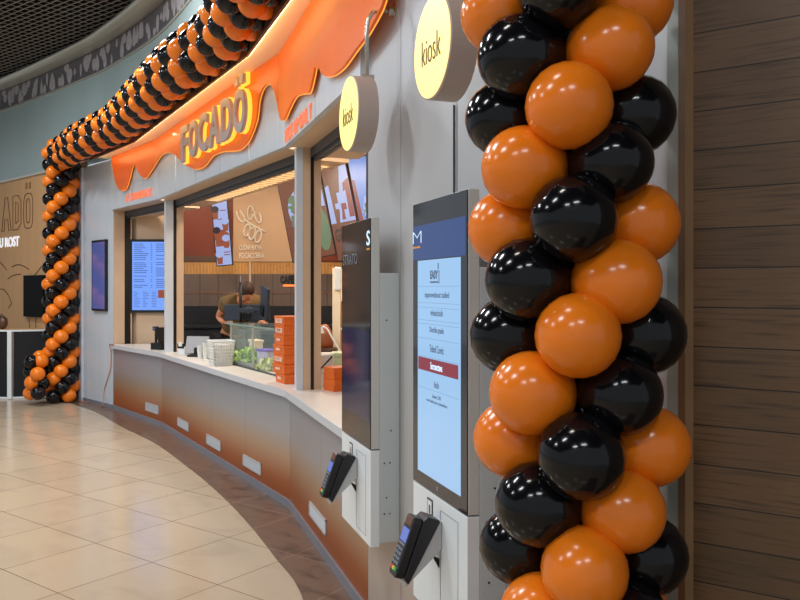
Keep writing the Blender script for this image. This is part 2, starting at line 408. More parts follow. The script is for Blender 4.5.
for i in range(len(bk)-1):
    p, q = bk[i], bk[i+1]; L_ = (q-p).length; t = (q-p)/L_; w = nrm2(bk, i)
    if w.dot(Vector((-1, -.6))) < 0: w = -w
    x = R.uniform(0, .06)
    while x < L_:
        c = p+t*x+w*.008; h = R.uniform(.08, .28); wdt = R.uniform(.03, .09)*(.7+h*2.2)
        zc = R.choice([4.67+h*.5, 4.99-h*.5, R.uniform(4.74, 4.9)]); top = R.random() < .5
        zc = max(4.68+h/2, min(4.985-h/2, zc))
        ring = []
        for k in range(14):
            a_ = 2*PI*k/14; f = (1-.45*math.sin(a_)) if top else (1+.35*math.sin(a_))
            e = c+t*(wdt*math.cos(a_)*f); ring.append((e.x, e.y, zc+h/2*math.sin(a_)))
        dr.add(ring, [tuple(range(14))]); x += R.uniform(.07, .2)
struct(dr.build('trim_10', M['drop'], fix=False))
# open grid ceiling over the hall and the void above it
gr = MB(); gc_ = MB(); ga = -.642
gm = Matrix.Translation((-7, 11, 0)) @ Matrix.Rotation(ga, 4, 'Z')
for i in range(-78, 79):
    gr.box(-7, 7, i*.09-.003, i*.09+.003, 5.175, 5.215, gm); gc_.box(-7, 7, i*.09-.0065, i*.09+.0065, 5.168, 5.175, gm)
for i in range(-46, 47):
    gr.box(i*.15-.003, i*.15+.003, -7, 7, 5.176, 5.21, gm); gc_.box(i*.15-.004, i*.15+.004, -7, 7, 5.17, 5.176, gm)
struct(gr.build('ceiling', M['void'])); struct(gc_.build('trim_17', M['grid']))
struct(MB().box(-18, 6, -5, 18, 5.8, 5.9).build('ceiling_void', M['void']))
# hoarding behind the far column
hb = MB().box(-9, 0.0, 0, .08, 0, 3.45)
hz = math.atan2(-hdir.y, -hdir.x); ho_loc = (A[0].x, A[0].y, 0)
hw = hb.build('wall_left', M['hoarding'], loc=ho_loc, rz=hz); struct(hw)
def hhit(u, v):
    t = (u-400)/F_PX; s = (t*A[0].y-A[0].x)/(-hdir.x+t*hdir.y)
    Y = A[0].y-hdir.y*s; return s, EYE-(v-HOR)/F_PX*Y
struct(MB().box(-9, 0, -.03, .1, 3.43, 3.47).build('trim_11', M['ring'], loc=ho_loc, rz=hz))
# routed outlines of the letters and the drawing on the hoarding
ol = MB()
x1, zt = hhit(33, 196); x0_, zb_ = hhit(24, 228); xw = x1-x0_
def groove(pts, r=.008): ol.tube([(x, -.002, z) for x, z in pts], r, 5)
zt = hhit(30, 193)[1]; zb_ = hhit(30, 228)[1]
def oval(xa, xb, za, zb, n=28, e=.55):
    cx, cz, rx, rz_ = (xa+xb)/2, (za+zb)/2, (xb-xa)/2, (zb-za)/2; out = []
    for k in range(n+1):
        a_ = 2*PI*k/n; c_, s_ = math.cos(a_), math.sin(a_)
        out.append((cx+rx*math.copysign(abs(c_)**e, c_), cz+rz_*math.copysign(abs(s_)**e, s_)))
    return out
lw = (x1-x0_)
groove(oval(x0_, x1, zb_, zt)); groove(oval(x0_+lw*.3, x1-lw*.3, zb_+.09, zt-.09))
for dx in (.25, .62): groove([(x0_+lw*dx, zt+.08), (x0_+lw*dx, zt+.17), (x0_+lw*(dx+.13), zt+.17), (x0_+lw*(dx+.13), zt+.08), (x0_+lw*dx, zt+.08)])
xd = x0_-lw*1.25
groove([(xd, zb_), (xd, zt), (xd+lw*.6, zt), (xd+lw*.95, zt-.1), (xd+lw*.95, zb_+.1), (xd+lw*.6, zb_), (xd, zb_)])
groove([(xd+lw*.32, zb_+.1), (xd+lw*.32, zt-.1), (xd+lw*.62, zt-.14), (xd+lw*.62, zb_+.14), (xd+lw*.32, zb_+.1)])
xa = xd-lw*1.35
groove([(xa, zb_), (xa+lw*.42, zt), (xa+lw*.72, zt), (xa+lw*1.15, zb_), (xa+lw*.85, zb_), (xa+lw*.74, zb_+.2), (xa+lw*.4, zb_+.2), (xa+lw*.3, zb_), (xa, zb_)])
def hpath(px): groove([hhit(u, v) for u, v in px])
hpath([(0, 262), (4, 266), (7, 270)]); hpath([(8, 279), (12, 276), (17, 274.3), (21, 274.3)]); hpath([(12, 267), (16, 265), (19, 264.5), (24, 266), (29, 269.5)])
hpath([(35, 275), (39, 270), (42, 266)]); hpath([(0, 289), (4, 289.3), (8, 294), (12, 303), (9, 308)])
hpath([(29, 318), (30, 328)]); hpath([(36, 318), (36, 328)])
o = ol.build('routed_drawing', M['groove'], parent=hw); o['kind'] = 'structure'
xr0, zr0 = hhit(0, 247); xr1, zr1 = hhit(19.5, 236)
o = fit(textmb('U ROST', .01, .02), xr0, xr1, hhit(10, 247)[1], hhit(10, 237)[1], 0).build('wall_lettering', M['lit_white'], loc=ho_loc, rz=hz)
tag(o, 'white lettering reading U ROST on the tan plywood hoarding', 'lettering')

# ------------------------------------------------------------------ window surrounds (three open hatches)
def hatch(name, k, s_a, s_b, segs, y0, right_post):
    """one opening: stepped left reveal (grey post, black guide, beige liner), lintel, shutter box and soffit"""
    r = bpy.data.objects.new(name, None); COL.objects.link(r); r.location = W(k, 0, 0); r.rotation_euler = (0, 0, RZ[k]); struct(r)
    z0, z1 = .88, H_BOT; y = y0
    for nm, d, m in segs:
        q = {'post': .06, 'guide_rail': .03}.get(nm, .035)
        MB().box(s_a-q, s_a+(.004 if nm == 'guide_rail' else 0), y, y+d-.001, z0, z1).build(nm, M[m], r, bev=.002 if nm == 'post' else 0); y += d
    if right_post: MB().box(s_b, s_b+.034, .0, .14, z0, z1).build('jamb', M['metal_dark'], r)
    MB().box(s_a, s_b, .0, .15, H_BOT-.006, H_BOT+.012).build('lintel', M['beige'], r)
    MB().box(s_a, s_b, .15, .26, H_BOT-.075, H_BOT+.05).box(s_a, s_b, .17, .19, H_BOT-.1, H_BOT-.07).box(s_a, s_b, .215, .235, H_BOT-.085, H_BOT-.07).build('shutter_box', M['metal_dark'], r)
    MB().box(s_a, s_b, .26, .52, H_BOT-.07, H_BOT-.04).build('soffit', M['beige'], r)
    return r
h1 = hatch('window_1', 1, .02, LEN[1]-.1, [('reveal', .147, 'beige'), ('guide_rail', .08, 'black'), ('reveal', .02, 'beige')], 0, False)
h2 = hatch('window_2', 2, .03, LEN[2]-.06, [('post', .095, 'post_grey'), ('guide_rail', .035, 'black'), ('reveal', .085, 'beige')], .035, False)
h3 = hatch('window_3', 3, .03, 2.03, [('post', .055, 'post_grey'), ('reveal', .055, 'beige'), ('guide_rail', .024, 'black'), ('reveal', .056, 'beige')], .04, True)
# grille light in the soffit of the middle hatch
gl = fthing('soffit_light', 'warm slatted strip light in the lintel above the middle serving hatch', 'light', 2, 0, H_BOT-.07)
gp = MB()
for i in range(24):
    x = .78+i*.125
    gp.add([(x, .29, -.004), (x+.07, .29, -.004), (x+.03, .46, -.004), (x-.04, .46, -.004)], [(0, 1, 2, 3)])
gp.build('lamp_panes', M['warm_lamp'], gl, fix=False)
fr_ = MB().box(.66, 3.83, .27, .285, -.008, .02).box(.66, 3.83, .465, .48, -.008, .02)
fr_.build('frame', M['beige'], gl)

# ------------------------------------------------------------------ counter
CE = 2.064
cn = thing('service_counter', 'long faceted counter front shading from silver down to copper orange', 'counter', W(1, 0, 0))
def cpart(name, b, m, k, **kw):
    o = b.build(name, m, None, **kw); o.parent = cn
    o.location = W(k, 0, 0)-W(1, 0, 0); o.rotation_euler = (0, 0, RZ[k]); return o
def split(k, n, a, b):
    for j in range(n):
        cpart('front_panel', MB().box(a+(b-a)*j/n+.0015, a+(b-a)*(j+1)/n-.0015, 0, .03, .05, .828), M['counter'], k)
split(1, 2, 0, LEN[1]); split(2, 4, 0, LEN[2]); split(3, 2, 0, CE)
pts = [W(1, 0, -.025), W(1, LEN[1], -.025), W(2, 0, -.025), W(2, LEN[2], -.025), W(3, 0, -.025), W(3, CE, -.025)]
kp = MB(); oa, ob = off(.014), off(-.01)
oa[4] = W(3, CE, .014).xy; ob[4] = W(3, CE, -.01).xy
base = W(1, 0, 0).xy
for i in (1, 2, 3):
    q = [oa[i]-base, oa[i+1]-base, ob[i+1]-base, ob[i]-base]; kp.slab([tuple(p) for p in q], 0.003, .062)
kp.build('kick_plate', M['kick'], cn)
kp2 = MB().box(0, LEN[0], -.014, .01, .003, .062)
struct(kp2.build('baseboard_far', M['kick'], loc=W(0, 0, 0), rz=RZ[0]))
vents = [(1, 145, 158, 402.5, 411, 405.5, 414), (2, 177, 188, 417.5, 426, 423, 431.5), (2, 205.8, 220, 434, 444.5, 441, 451), (2, 242.3, 260.3, 454.3, 466, 463.5, 475), (3, 308.5, 325, 502, 516, 519, 535)]
for k, ua, ub, va0, va1, vb0, vb1 in vents:
    sa, za = hit(k, .01, ua, va0); sb, zb = hit(k, .01, ub, vb1); _, z_ = hit(k, .01, ua, va1)
    za = (za+hit(k, .01, ub, vb0)[1])/2; zb = (zb+z_)/2
    v = MB().box(sa, sb, -.008, 0, za-.012, za).box(sa, sb, -.008, 0, zb, zb+.012).box(sa, sa+.012, -.008, 0, zb, za).box(sb-.012, sb, -.008, 0, zb, za)
    v.box(sa, sb, -.001, .001, zb, za)
    n = 7
    for i in range(n):
        z = zb+.014+(za-zb-.028)*(i+.5)/n
        v.add([(sa+.01, -.007, z-.004), (sb-.01, -.007, z-.004), (sb-.01, -.0015, z+.004), (sa+.01, -.0015, z+.004)], [(0, 1, 2, 3)])
    cpart('vent_grille', v, M['vent'], k, label='white louvred vent plate')
wt = MB(); oa, ob = off(.04), off(-.5)
oa[4] = W(3, CE, .04).xy; ob[4] = W(3, CE, -.5).xy
ctop = thing('countertop', 'pale worktop with thick white edge running along the serving hatches', 'worktop', W(1, 0, 0, .83))
def shift(P, o): return [Vector((p.x-o.x, p.y-o.y)) for p in P]
ob[1] = W(1, .28, -.5).xy
oa1, ob1 = shift(oa, W(1, 0, 0)), shift(ob, W(1, 0, 0))
oe1 = shift(off(.0), W(1, 0, 0)); oe1[4] = Vector((W(3, CE, 0)-W(1, 0, 0)).xy)
em = MB(); tm = MB(); 
oi = off(.03); oi[4] = W(3, CE, .03).xy; oi1 = shift(oi, W(1, 0, 0))
for i in (1, 2, 3):
    em.slab([tuple(oa1[i]), tuple(oa1[i+1]), tuple(oi1[i+1]), tuple(oi1[i])], 0, .05)
    tm.slab([tuple(oi1[i]), tuple(oi1[i+1]), tuple(ob1[i+1]), tuple(ob1[i])], .002, .05)
tm.build('top', M['white_top'], ctop); em.build('edge_strip', M['edge'], ctop, label='white front edge')
# back of the counter so that it is a body, not a board
cb = MB(); oa2, ob2 = shift(off(-.03), W(1, 0, 0)), shift(off(-.48), W(1, 0, 0))
ob2[1] = Vector((W(1, .28, -.48)-W(1, 0, 0)).xy)
oa2[4] = Vector((W(3, CE, -.03)-W(1, 0, 0)).xy); ob2[4] = Vector((W(3, CE, -.48)-W(1, 0, 0)).xy)
for i in (1, 2, 3): cb.slab([tuple(oa2[i]), tuple(oa2[i+1]), tuple(ob2[i+1]), tuple(ob2[i])], .003, .828)
cb.build('carcass', M['metal_dark'], cn)

# ------------------------------------------------------------------ drip fascia sign
sg = thing('storefront_sign', 'glowing orange dripping fascia sign with steel letters over the hatches', 'sign', W(1, 0, 0, H_BOT))
low = [(111, 166), (111.5, 160), (113, 172), (116, 184), (119, 189.5), (121.5, 190.5), (125.5, 188.5), (129, 178), (132, 166), (134, 164.5), (137, 170), (140, 175), (143.5, 178), (146, 177), (148, 174), (151.5, 169), (155, 163), (160, 155.5), (163.5, 153), (167.5, 152), (171, 153), (175, 155), (181, 161), (187, 166), (194.5, 169), (202, 167), (206.5, 162.5), (212, 155.5), (217, 153), (222.5, 151.3), (230, 150.7), (238, 150), (243.5, 146), (247.5, 141), (250.5, 135), (256, 119.5), (258, 102), (260, 94), (262, 89), (264.5, 85.5), (267, 84), (269.5, 84.3), (271.5, 86), (274.5, 93), (277, 104), (279, 116), (280.5, 119.5), (282, 120.5), (283.7, 119), (286, 114), (291, 103), (293.5, 98.5), (296, 95.5), (300, 94), (305, 93), (307.5, 93), (310, 88), (313, 75), (314, 69), (315.3, 67), (317, 67.5), (319, 69), (320.5, 72), (322.5, 74.5), (325, 76), (327, 76.3), (330.5, 75.5), (334, 74), (339.5, 70), (345, 64), (354, 51), (364, 37.5), (371, 26), (379, 11), (383, 0)][1:]
OF = .085
low = [tuple(p) for p in catmull([Vector(p) for p in low], 2)]
cor = off(OF)
outl = []
for u, v in low:
    k = 1 + sum(u >= 400+F_PX*cor[c].x/cor[c].y for c in (2, 3))
    s, z = hit(k, OF, u, v); outl.append((W(k, s, OF), min(z, H_TOP-.01)))
# the tail of the drip rises to the soffit beyond the picture
outl.append((W(3, 2.62, OF), 3.1)); outl.append((W(3, 2.75, OF), 3.25)); outl.append((W(3, 2.85, OF), 3.37))
# insert the facet corners
def sk(p): return p.y
for ci in (2, 3):
    c = cor[ci]
    for i in range(len(outl)-1):
        a_, b_ = outl[i], outl[i+1]
        if a_[0].y > c.y >= b_[0].y and (a_[0].y-b_[0].y) > 1e-6:
            t = (a_[0].y-c.y)/(a_[0].y-b_[0].y)
            outl.insert(i+1, (Vector((c.x, c.y, 0)), a_[1]+(b_[1]-a_[1])*t)); break
sb_ = W(1, 0, 0, H_BOT)
fp = MB(); rim = []
def onrm(p):
    return NRM[1] if p.y > cor[2].y+1e-4 else (NRM[2] if p.y > cor[3].y+1e-4 else NRM[3])
for i in range(len(outl)):
    p, z = outl[i]; n = onrm(p)
    if z > H_TOP-.012: z = H_TOP-.012
    q = p-Vector((n.x, n.y, 0))*.022
    fp.v += [Vector((p.x, p.y, z))-sb_, Vector((p.x, p.y, H_TOP-.004))-sb_, Vector((q.x, q.y, z))-sb_, Vector((q.x, q.y, H_TOP-.004))-sb_]
    e = p-Vector((n.x, n.y, 0))*.017
    rim.append(Vector((e.x, e.y, z-.003))-sb_)
for i in range(len(outl)-1):
    a_, b_ = i*4, i*4+4
    fp.f += [(a_, b_, b_+1, a_+1), (a_+2, a_+3, b_+3, b_+2), (a_, a_+2, b_+2, b_), (a_+1, b_+1, b_+3, a_+3)]
fp.f += [(0, 1, 3, 2), (len(outl)*4-4, len(outl)*4-2, len(outl)*4-1, len(outl)*4-3)]
fp.build('drip_panel', M['drip'], sg)
MB().tube(rim, .003, 6).build('edge_light', M['led'], sg, smooth=True, label='glowing amber edge')
# strip light in the canopy, throwing down on the panel
sl = MB(); a1, b1_ = off(.297), off(.304)
a1[4] = W(3, LEN[3], .007).xy; b1_[4] = W(3, LEN[3], .014).xy
for i in (1, 2, 3): sl.slab([tuple(x) for x in (a1[i]-sb_.xy, a1[i+1]-sb_.xy, b1_[i+1]-sb_.xy, b1_[i]-sb_.xy)], H_TOP-.045-H_BOT, H_TOP-.008-H_BOT)
sl.build('strip_light', M['led_soft'], sg)
# letters F O C A D O-umlaut on the middle facet
LO = .125
fx0, fzb = hit(2, LO, 183.5, 160); _, fzt = hit(2, LO, 183, 126)
ox1, ozb = hit(2, LO, 250, 133); _, ozt = hit(2, LO, 246, 90); _, ozb = hit(2, LO, 246, 135)
fzb = (fzb+ozb)/2; fzt = (fzt+ozt)/2
adv = [.86, 1, 1, 1.08, 1.02, 1]; tot = sum(adv); x = fx0; k_ = (ox1-fx0)/tot
capH = fzt-fzb
for ch, a_ in zip('FOCADÖ', adv):
    w = a_*k_*.86; zt_ = fzt
    base_ = textmb('O' if ch == 'Ö' else ch, .03, .03)
    fit(base_, x, x+w, fzb, fzt, -LO)
    hl = textmb('O' if ch == 'Ö' else ch, .03, .036); fit(hl, x-.004, x+w+.016, fzb-.008, fzt+.008, -LO+.031)
    if ch == 'Ö':
        for dx in (.14, .58):
            base_.box(x+w*dx, x+w*(dx+.26), -LO-.03, -LO, fzt+capH*.1, fzt+capH*.3)
            hl.box(x+w*dx-.004, x+w*(dx+.26)+.014, -LO+.001, -LO+.03, fzt+capH*.1-.01, fzt+capH*.3+.01)
    for b in (base_, hl):
        m_ = Matrix.Translation(W(2, 0, 0)-sb_) @ Matrix.Rotation(RZ[2], 4, 'Z'); b.v = [m_ @ v for v in b.v]
    lo = base_.build('letter', M['letter'], sg, fix=False)
    hl.build('letter_glow', M['halo'], lo, fix=False)
    x += a_*k_
# small coral lettering
def lettering(k, txt, ua, ub, va_b, va_t, vb_b, vb_t, label):
    sa, z0 = hit(k, .05, ua, va_b); _, z1 = hit(k, .05, ua, va_t); sb, z2 = hit(k, .05, ub, vb_b); _, z3 = hit(k, .05, ub, vb_t)
    b = fit(textmb(txt, .012, -.02), sa, sb, (z0+z2)/2, (z1+z3)/2, -.04)
    o = b.build('sign_lettering', M['neon'], None, loc=W(k, 0, 0), rz=RZ[k], fix=False)
    return tag(o, label, 'lettering')
lettering(1, 'LE COMMANDA ICI', 126, 151.5, 201.5, 194, 196, 188, 'small coral lettering on the header above the leftmost serving hatch')
lettering(3, 'PICK-UP ONL Y', 285, 311, 140, 127.5, 121.5, 105, 'small coral pick-up lettering on the header above the hatch nearest the kiosks')

# ------------------------------------------------------------------ balloons
def balloon_mesh(name, r, m):
    prof = []
    n = 12
    for i in range(n+1):
        t = PI*i/n
        rr = math.sin(t)*(1 if t < PI/2 else math.sin(t)**.22); z = math.cos(t)*(1.0 if t < PI/2 else 1.22)
        if i in (0,): rr = .02
        if i == n: rr = .06; z = -1.24
        prof.append((rr*r, z*r))
    prof += [(.1*r, -1.33*r), (.02*r, -1.34*r)]
    return MB().lathe(prof[::-1], 22).mesh(name, m, True)
SIZES = {}
def bmesh_for(r, c):
    if (r, c) not in SIZES: SIZES[(r, c)] = balloon_mesh('balloon', r, M[c+'_balloon'])
    return SIZES[(r, c)]
def inview(p, r):
    if p.y < .3: return False
    u = 400+F_PX*p.x/p.y; v = HOR-F_PX*(p.z-EYE)/p.y; q = F_PX*r/p.y
    return -q < u < 800+q and -q < v < 600+q
def garland(root, specs, keep=100):
    """specs: (centre, outward direction, radius, colour); the ones that show largest become parts, the rest one part"""
    base = Vector(root.location)
    def score(s):
        p = s[0]; vis = inview(p, s[2])
        facing = -(p-Vector((0, 0, EYE))).normalized().dot(s[1])
        return (vis, facing > -.45, s[2]/max(p.y, .3))
    sp = sorted(specs, key=score, reverse=True)
    for p, d, r, c in sp[:keep]:
        o = bpy.data.objects.new('balloon', bmesh_for(r, c)); COL.objects.link(o); o.parent = root
        q = d.to_track_quat('Z', 'Y'); o.rotation_mode = 'QUATERNION'; o.rotation_quaternion = q
        o.location = p-base; k = R.uniform(.97, 1.03); o.scale = (k, k, k*R.uniform(.98, 1.04)); o['label'] = c+' balloon'
    rest = sp[keep:]
    if rest:
        b = MB(); mats = []
        me = bpy.data.meshes.new('balloons'); bm = bmesh.new()
        for p, d, r, c in rest:
            src = bmesh_for(r, c); n0 = len(bm.verts); f0 = len(bm.faces)
            bm.from_mesh(src); bm.verts.ensure_lookup_table(); bm.faces.ensure_lookup_table()
            m_ = Matrix.Translation(p-base) @ d.to_track_quat('Z', 'Y').to_matrix().to_4x4()
            bmesh.ops.transform(bm, matrix=m_, verts=bm.verts[n0:])
            for f in bm.faces[f0:]: f.material_index = 0 if c == 'orange' else 1; f.smooth = True
        bm.to_mesh(me); bm.free(); me.materials.append(M['orange_balloon']); me.materials.append(M['black_balloon'])
        o = bpy.data.objects.new('balloons', me); COL.objects.link(o); o.parent = root; o['kind'] = 'stuff'; o['label'] = 'remaining orange and black balloons'
def column(ax0, ax1, z_of, n0, n1, r, offs, front, sign):
    out = []
    for n in range(n0, n1+1):
        z = z_of(n); c = ax0.lerp(ax1, z/3.4)
        for j in range(4):
            ph = math.radians(sign*45*n+90*j)+R.uniform(-.05, .05)
            rt = Vector((-front.y, front.x))   # right seen from the front
            d2 = front*math.cos(ph)+rt*math.sin(ph)
            d = Vector((d2.x, d2.y, R.uniform(-.12, .12))).normalized()
            p = Vector((c.x, c.y, z))+Vector((d2.x, d2.y, 0))*offs[n % 2]*R.uniform(.97, 1.03)+Vector((0, 0, R.uniform(-.006, .006)))
            out.append((p, d, r, 'orange' if j % 2 == 0 else 'black'))
    return out
def pole(root, ax0, ax1, h):
    MB().tube([(0, 0, .002), (ax1.x-ax0.x, ax1.y-ax0.y, h)], .03, 10).build('pole', M['black'], root)
# near column
nc0, nc1 = Vector((.412, 1.63)), Vector((.296, 1.62))   # axis at the floor and at 3.4 m
t_ = 1.5/3.4; fr = -(nc0.lerp(nc1, t_)).normalized()
nb = thing('balloon_column', 'near column of big orange and black balloons beside the walnut wall', 'balloon column', (nc0.x, nc0.y, 0), group=None)
garland(nb, column(nc0, nc1, lambda n: 1.989-.1112*n, -11, 17, .0825, (.132, .12), fr, -1), 100); pole(nb, nc0, nc1, 3.4)
# far column
fc = Vector((-4.87, 11.36)); ff = -fc.normalized()
fb = thing('balloon_column', 'far slim column of orange and black balloons at the left end of the shop front', 'balloon column', (fc.x, fc.y, 0))
garland(fb, column(fc, fc, lambda n: 3.4-.1222*n, 0, 27, .1, (.155, .15), ff, -1), 100); pole(fb, fc, fc, 3.4)
# pile at its foot
cl = thing('balloon_cluster', 'small pile of orange and black balloons at the foot of the far column', 'balloons', (-5.15, 11.1, 0))
sp = []
for u, v, c, dy in [(31.6, 362, 'black', 0), (37.6, 374, 'orange', -.1), (32, 382.6, 'orange', -.05), (38, 393.2, 'black', -.12), (30.5, 393, 'orange', .05), (41, 361, 'orange', .05), (30.5, 371, 'black', .1), (42, 383, 'black', .02), (40, 357, 'orange', .16)]:
    p = at(u, v, 11.05+dy); p.z = max(p.z, .1); sp.append((p, Vector((R.uniform(-.5, .2), -1, R.uniform(-.2, .4))).normalized(), .1, c))
garland(cl, sp)
# overhead garland
GZ = 3.535
gpts = [Vector((-4.84, 11.2)), Vector((-4.5, 10.8)), W(1, .2, .49).xy, W(1, 1.1, .49).xy, W(2, .1, .49).xy, W(2, 1.4, .49).xy, W(2, 2.7, .49).xy, W(3, -.1, .47).xy, W(3, 1.0, .42).xy, W(3, 2.2, .36).xy, W(3, 3.3, .33).xy, Vector((.34, 1.7))]
gc = catmull(gpts, 40)
ln = [0.]
for a_, b_ in zip(gc, gc[1:]): ln.append(ln[-1]+(b_-a_).length)
gd = thing('balloon_garland', 'long striped orange and black balloon garland along the canopy above the sign', 'balloon garland', (gpts[0].x, gpts[0].y, GZ-.2))
sp = []; d_ = .0; n = 0; ii = 0
while d_ < ln[-1]:
    while ln[ii+1] < d_: ii += 1
    f = (d_-ln[ii])/(ln[ii+1]-ln[ii]); c = gc[ii].lerp(gc[ii+1], f); t = (gc[ii+1]-gc[ii]).normalized()
    w = Vector((t.y, -t.x))      # outwards
    for j in range(4):
        ph = math.radians(45*n+90*j)+R.uniform(-.07, .07)
        d = Vector((w.x*math.cos(ph), w.y*math.cos(ph), math.sin(ph)))
        p = Vector((c.x, c.y, GZ))+d*.143*R.uniform(.97, 1.03)
        sp.append((p, (d+Vector((t.x, t.y, 0))*R.uniform(-.1, .1)).normalized(), .0925, 'orange' if j % 2 == 0 else 'black'))
    d_ += .121; n += 1
garland(gd, sp)

# ------------------------------------------------------------------ kiosks
def kiosk(s, label, lit):
    """wall kiosk; local x along the wall towards the camera, y into the wall, z up; s = far edge"""
    k = fthing('order_kiosk', label, 'kiosk', 3, s, 0, 'wall kiosks')
    wd_, f, bz, tz = .494, -.135, .94, 1.945
    MB().box(0, wd_, f+.004, f+.042, bz+.002, tz).build('shell', M['kiosk_side'], k, bev=.003)
    gl = MB().box(.002, wd_-.002, f, f+.004, bz+.003, tz-.003).build('glass_front', M['glass'], k)
    MB().box(.01, wd_, f+.042, -.001, .534, 1.705).build('back_box', M['kiosk_box'], k, bev=.003)
    lp = MB().box(0, wd_, f+.001, f+.042, .52, bz-.003).build('lower_panel', M['white'], k, bev=.002, label='white lower panel')
    fr_ = MB()
    a, b_, c, d = .27, .42, .55, .9
    for x0, x1, z0, z1 in ((a, a+.0015, c, d), (b_, b_+.0015, c, d), (a, b_, c, c+.0015), (a, b_, d, d+.0015)): fr_.box(x0, x1, f-.0003, f+.001, z0, z1)
    fr_.build('hatch_line', M['kick'], lp)
    MB().lathe([(.007, -.003), (.007, 0)], 14, Matrix.Translation((.245, f-.001, .966)) @ Matrix.Rotation(PI/2, 4, 'X')).build('camera_eye', M['kick'], gl)
    scr = MB()
    for y, z in ((-.03, 1.02), (-.06, .88), (-.035, .88), (-.05, .73), (-.06, .66), (-.035, .66), (-.05, 1.5)):
        scr.lathe([(.0035, 0), (.0035, .002)], 8, Matrix.Translation((wd_+.0005, y-.012, z)) @ Matrix.Rotation(PI/2, 4, 'Y'))
    scr.build('screw', M['black'], k)
    st = MB().box(.15, .2, f-.0012, f+.001, .845, .915)
    so = st.build('sticker', M['black'], lp, label='small card symbol sticker')
    MB().box(.156, .194, f-.002, f-.001, .851, .909).build('sticker_face', M['white'], so)
    MB().box(.170, .181, f-.003, f-.002, .866, .894).build('sticker_mark', M['groove'], so)
    # display
    dx0, dx1, dz0, dz1 = .054, .445, .99, 1.737
    if lit:
        tp = MB().box(.004, dx1+.04, f-.0008, f, dz1+.004, 1.862).build('reflection_zone', M['blue_reflection'], gl)  # blue reflection in the glass, painted as a glowing patch
        dp = MB().box(dx0, dx1, f-.001, f, dz0, dz1).build('display', M['kiosk_screen'], k, label='lit pale blue screen')
        mid = (dx0+dx1)/2-.01
        for txt, z, w, h in (('rapnovednost tadied', 1.614, .225, .026), ('vivaiciob', 1.556, .115, .022), ('Decribe pzade', 1.495, .13, .026), ('Tebod Covric', 1.433, .13, .026), ('hizb', 1.313, .045, .022), ('hewor 3.70', 1.272, .075, .013), ('teve faauh pooo yannashuvu', 1.252, .19, .014)):
            fit(textmb(txt, .0006, .012), mid-w/2, mid+w/2, z-h/2, z+h/2, f-.0012).build('text_line', M['ink'], dp, fix=False)
        tx = fit(textmb('EASY', .0006, .05), mid-.06, mid+.015, 1.67, 1.7, f-.0012)
        tx.box(mid-.06, mid+.015, f-.0018, f-.0012, 1.657, 1.663); tx.box(mid+.02, mid+.026, f-.0018, f-.0012, 1.655, 1.70); tx.box(mid+.012, mid+.02, f-.0018, f-.0012, 1.704, 1.724)
        tx.build('screen_emblem', M['ink'], dp, fix=False)
        rl = MB()
        for z in (1.645, 1.588, 1.572, 1.528, 1.515, 1.465, 1.40, 1.352, 1.29): rl.box(dx0+.006, dx1-.012, f-.0016, f-.001, z, z+.0012)
        rl.build('screen_rules', M['rule'], dp)
        rb = MB().box(dx0+.008, dx1-.018, f-.002, f-.001, 1.352, 1.397).build('red_button', M['redbar'], dp, label='crimson button bar')
        fit(textmb('Secrosectawa', .0006, .012), mid-.055, mid+.055, 1.362, 1.387, f-.0022).build('button_text', M['ink_light'], rb, fix=False)
        ms = MB(); b = fit(textmb('M', .0006, -.03), .004, .092, 1.80, 1.842, f-.0012); ms.v += b.v; ms.f += b.f  # letter and underline paint a distant sign's reflection in the glass
        ms.build('reflected_letter', M['ink_light'], tp, fix=False)
        MB().box(.006, .08, f-.0016, f-.001, 1.783, 1.789).build('reflected_underline', M['carrot'], tp)
    else:
        dp = MB().box(dx0-.03, dx1+.03, f-.0008, f, dz0+.07, 1.45).build('display', M['screen_reflection'], k, label='dark screen with a painted dim blue reflection')  # bluish reflection on the lower glass, painted as a dim glow
        b = fit(textmb('S', .0006, .012), dx1-.005, wd_-.004, 1.825, 1.89, f-.0012); b.build('reflected_letter', M['ink_light'], gl, fix=False)  # S and its underline are a sign's reflection painted on the glass
        MB().box(dx1-.005, wd_-.004, f-.0016, f-.001, 1.806, 1.813).build('reflected_underline', M['carrot'], gl)
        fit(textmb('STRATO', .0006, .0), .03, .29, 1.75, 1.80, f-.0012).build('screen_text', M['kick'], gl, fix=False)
    # terminal holder: wedge bracket with a black cradle
    xa, xb = .215, .29
    br = MB().xprism([(f, .868), (f, .775), (f-.128, .662), (f-.132, .68), (f-.02, .86)], xa+.004, xb-.004)
    hd_ = br.build('terminal_holder', M['bracket'], k, bev=.003, label='pale grey wedge bracket')
    cr = MB().xprism([(f-.006, .868), (f-.118, .672), (f-.134, .69), (f-.066, .876), (f-.05, .888), (f-.012, .874)], xa-.002, xb+.002)
    cr.build('cradle', M['terminal'], hd_, bev=.004)
    MB().xprism([(f, .735), (f-.028, .755), (f, .705)], .25, .262).build('support_fin', M['black'], hd_)
    # card terminal: its own thing, lying on the cradle
    ax = Vector((0, -.14, -.36)).normalized()
    return k
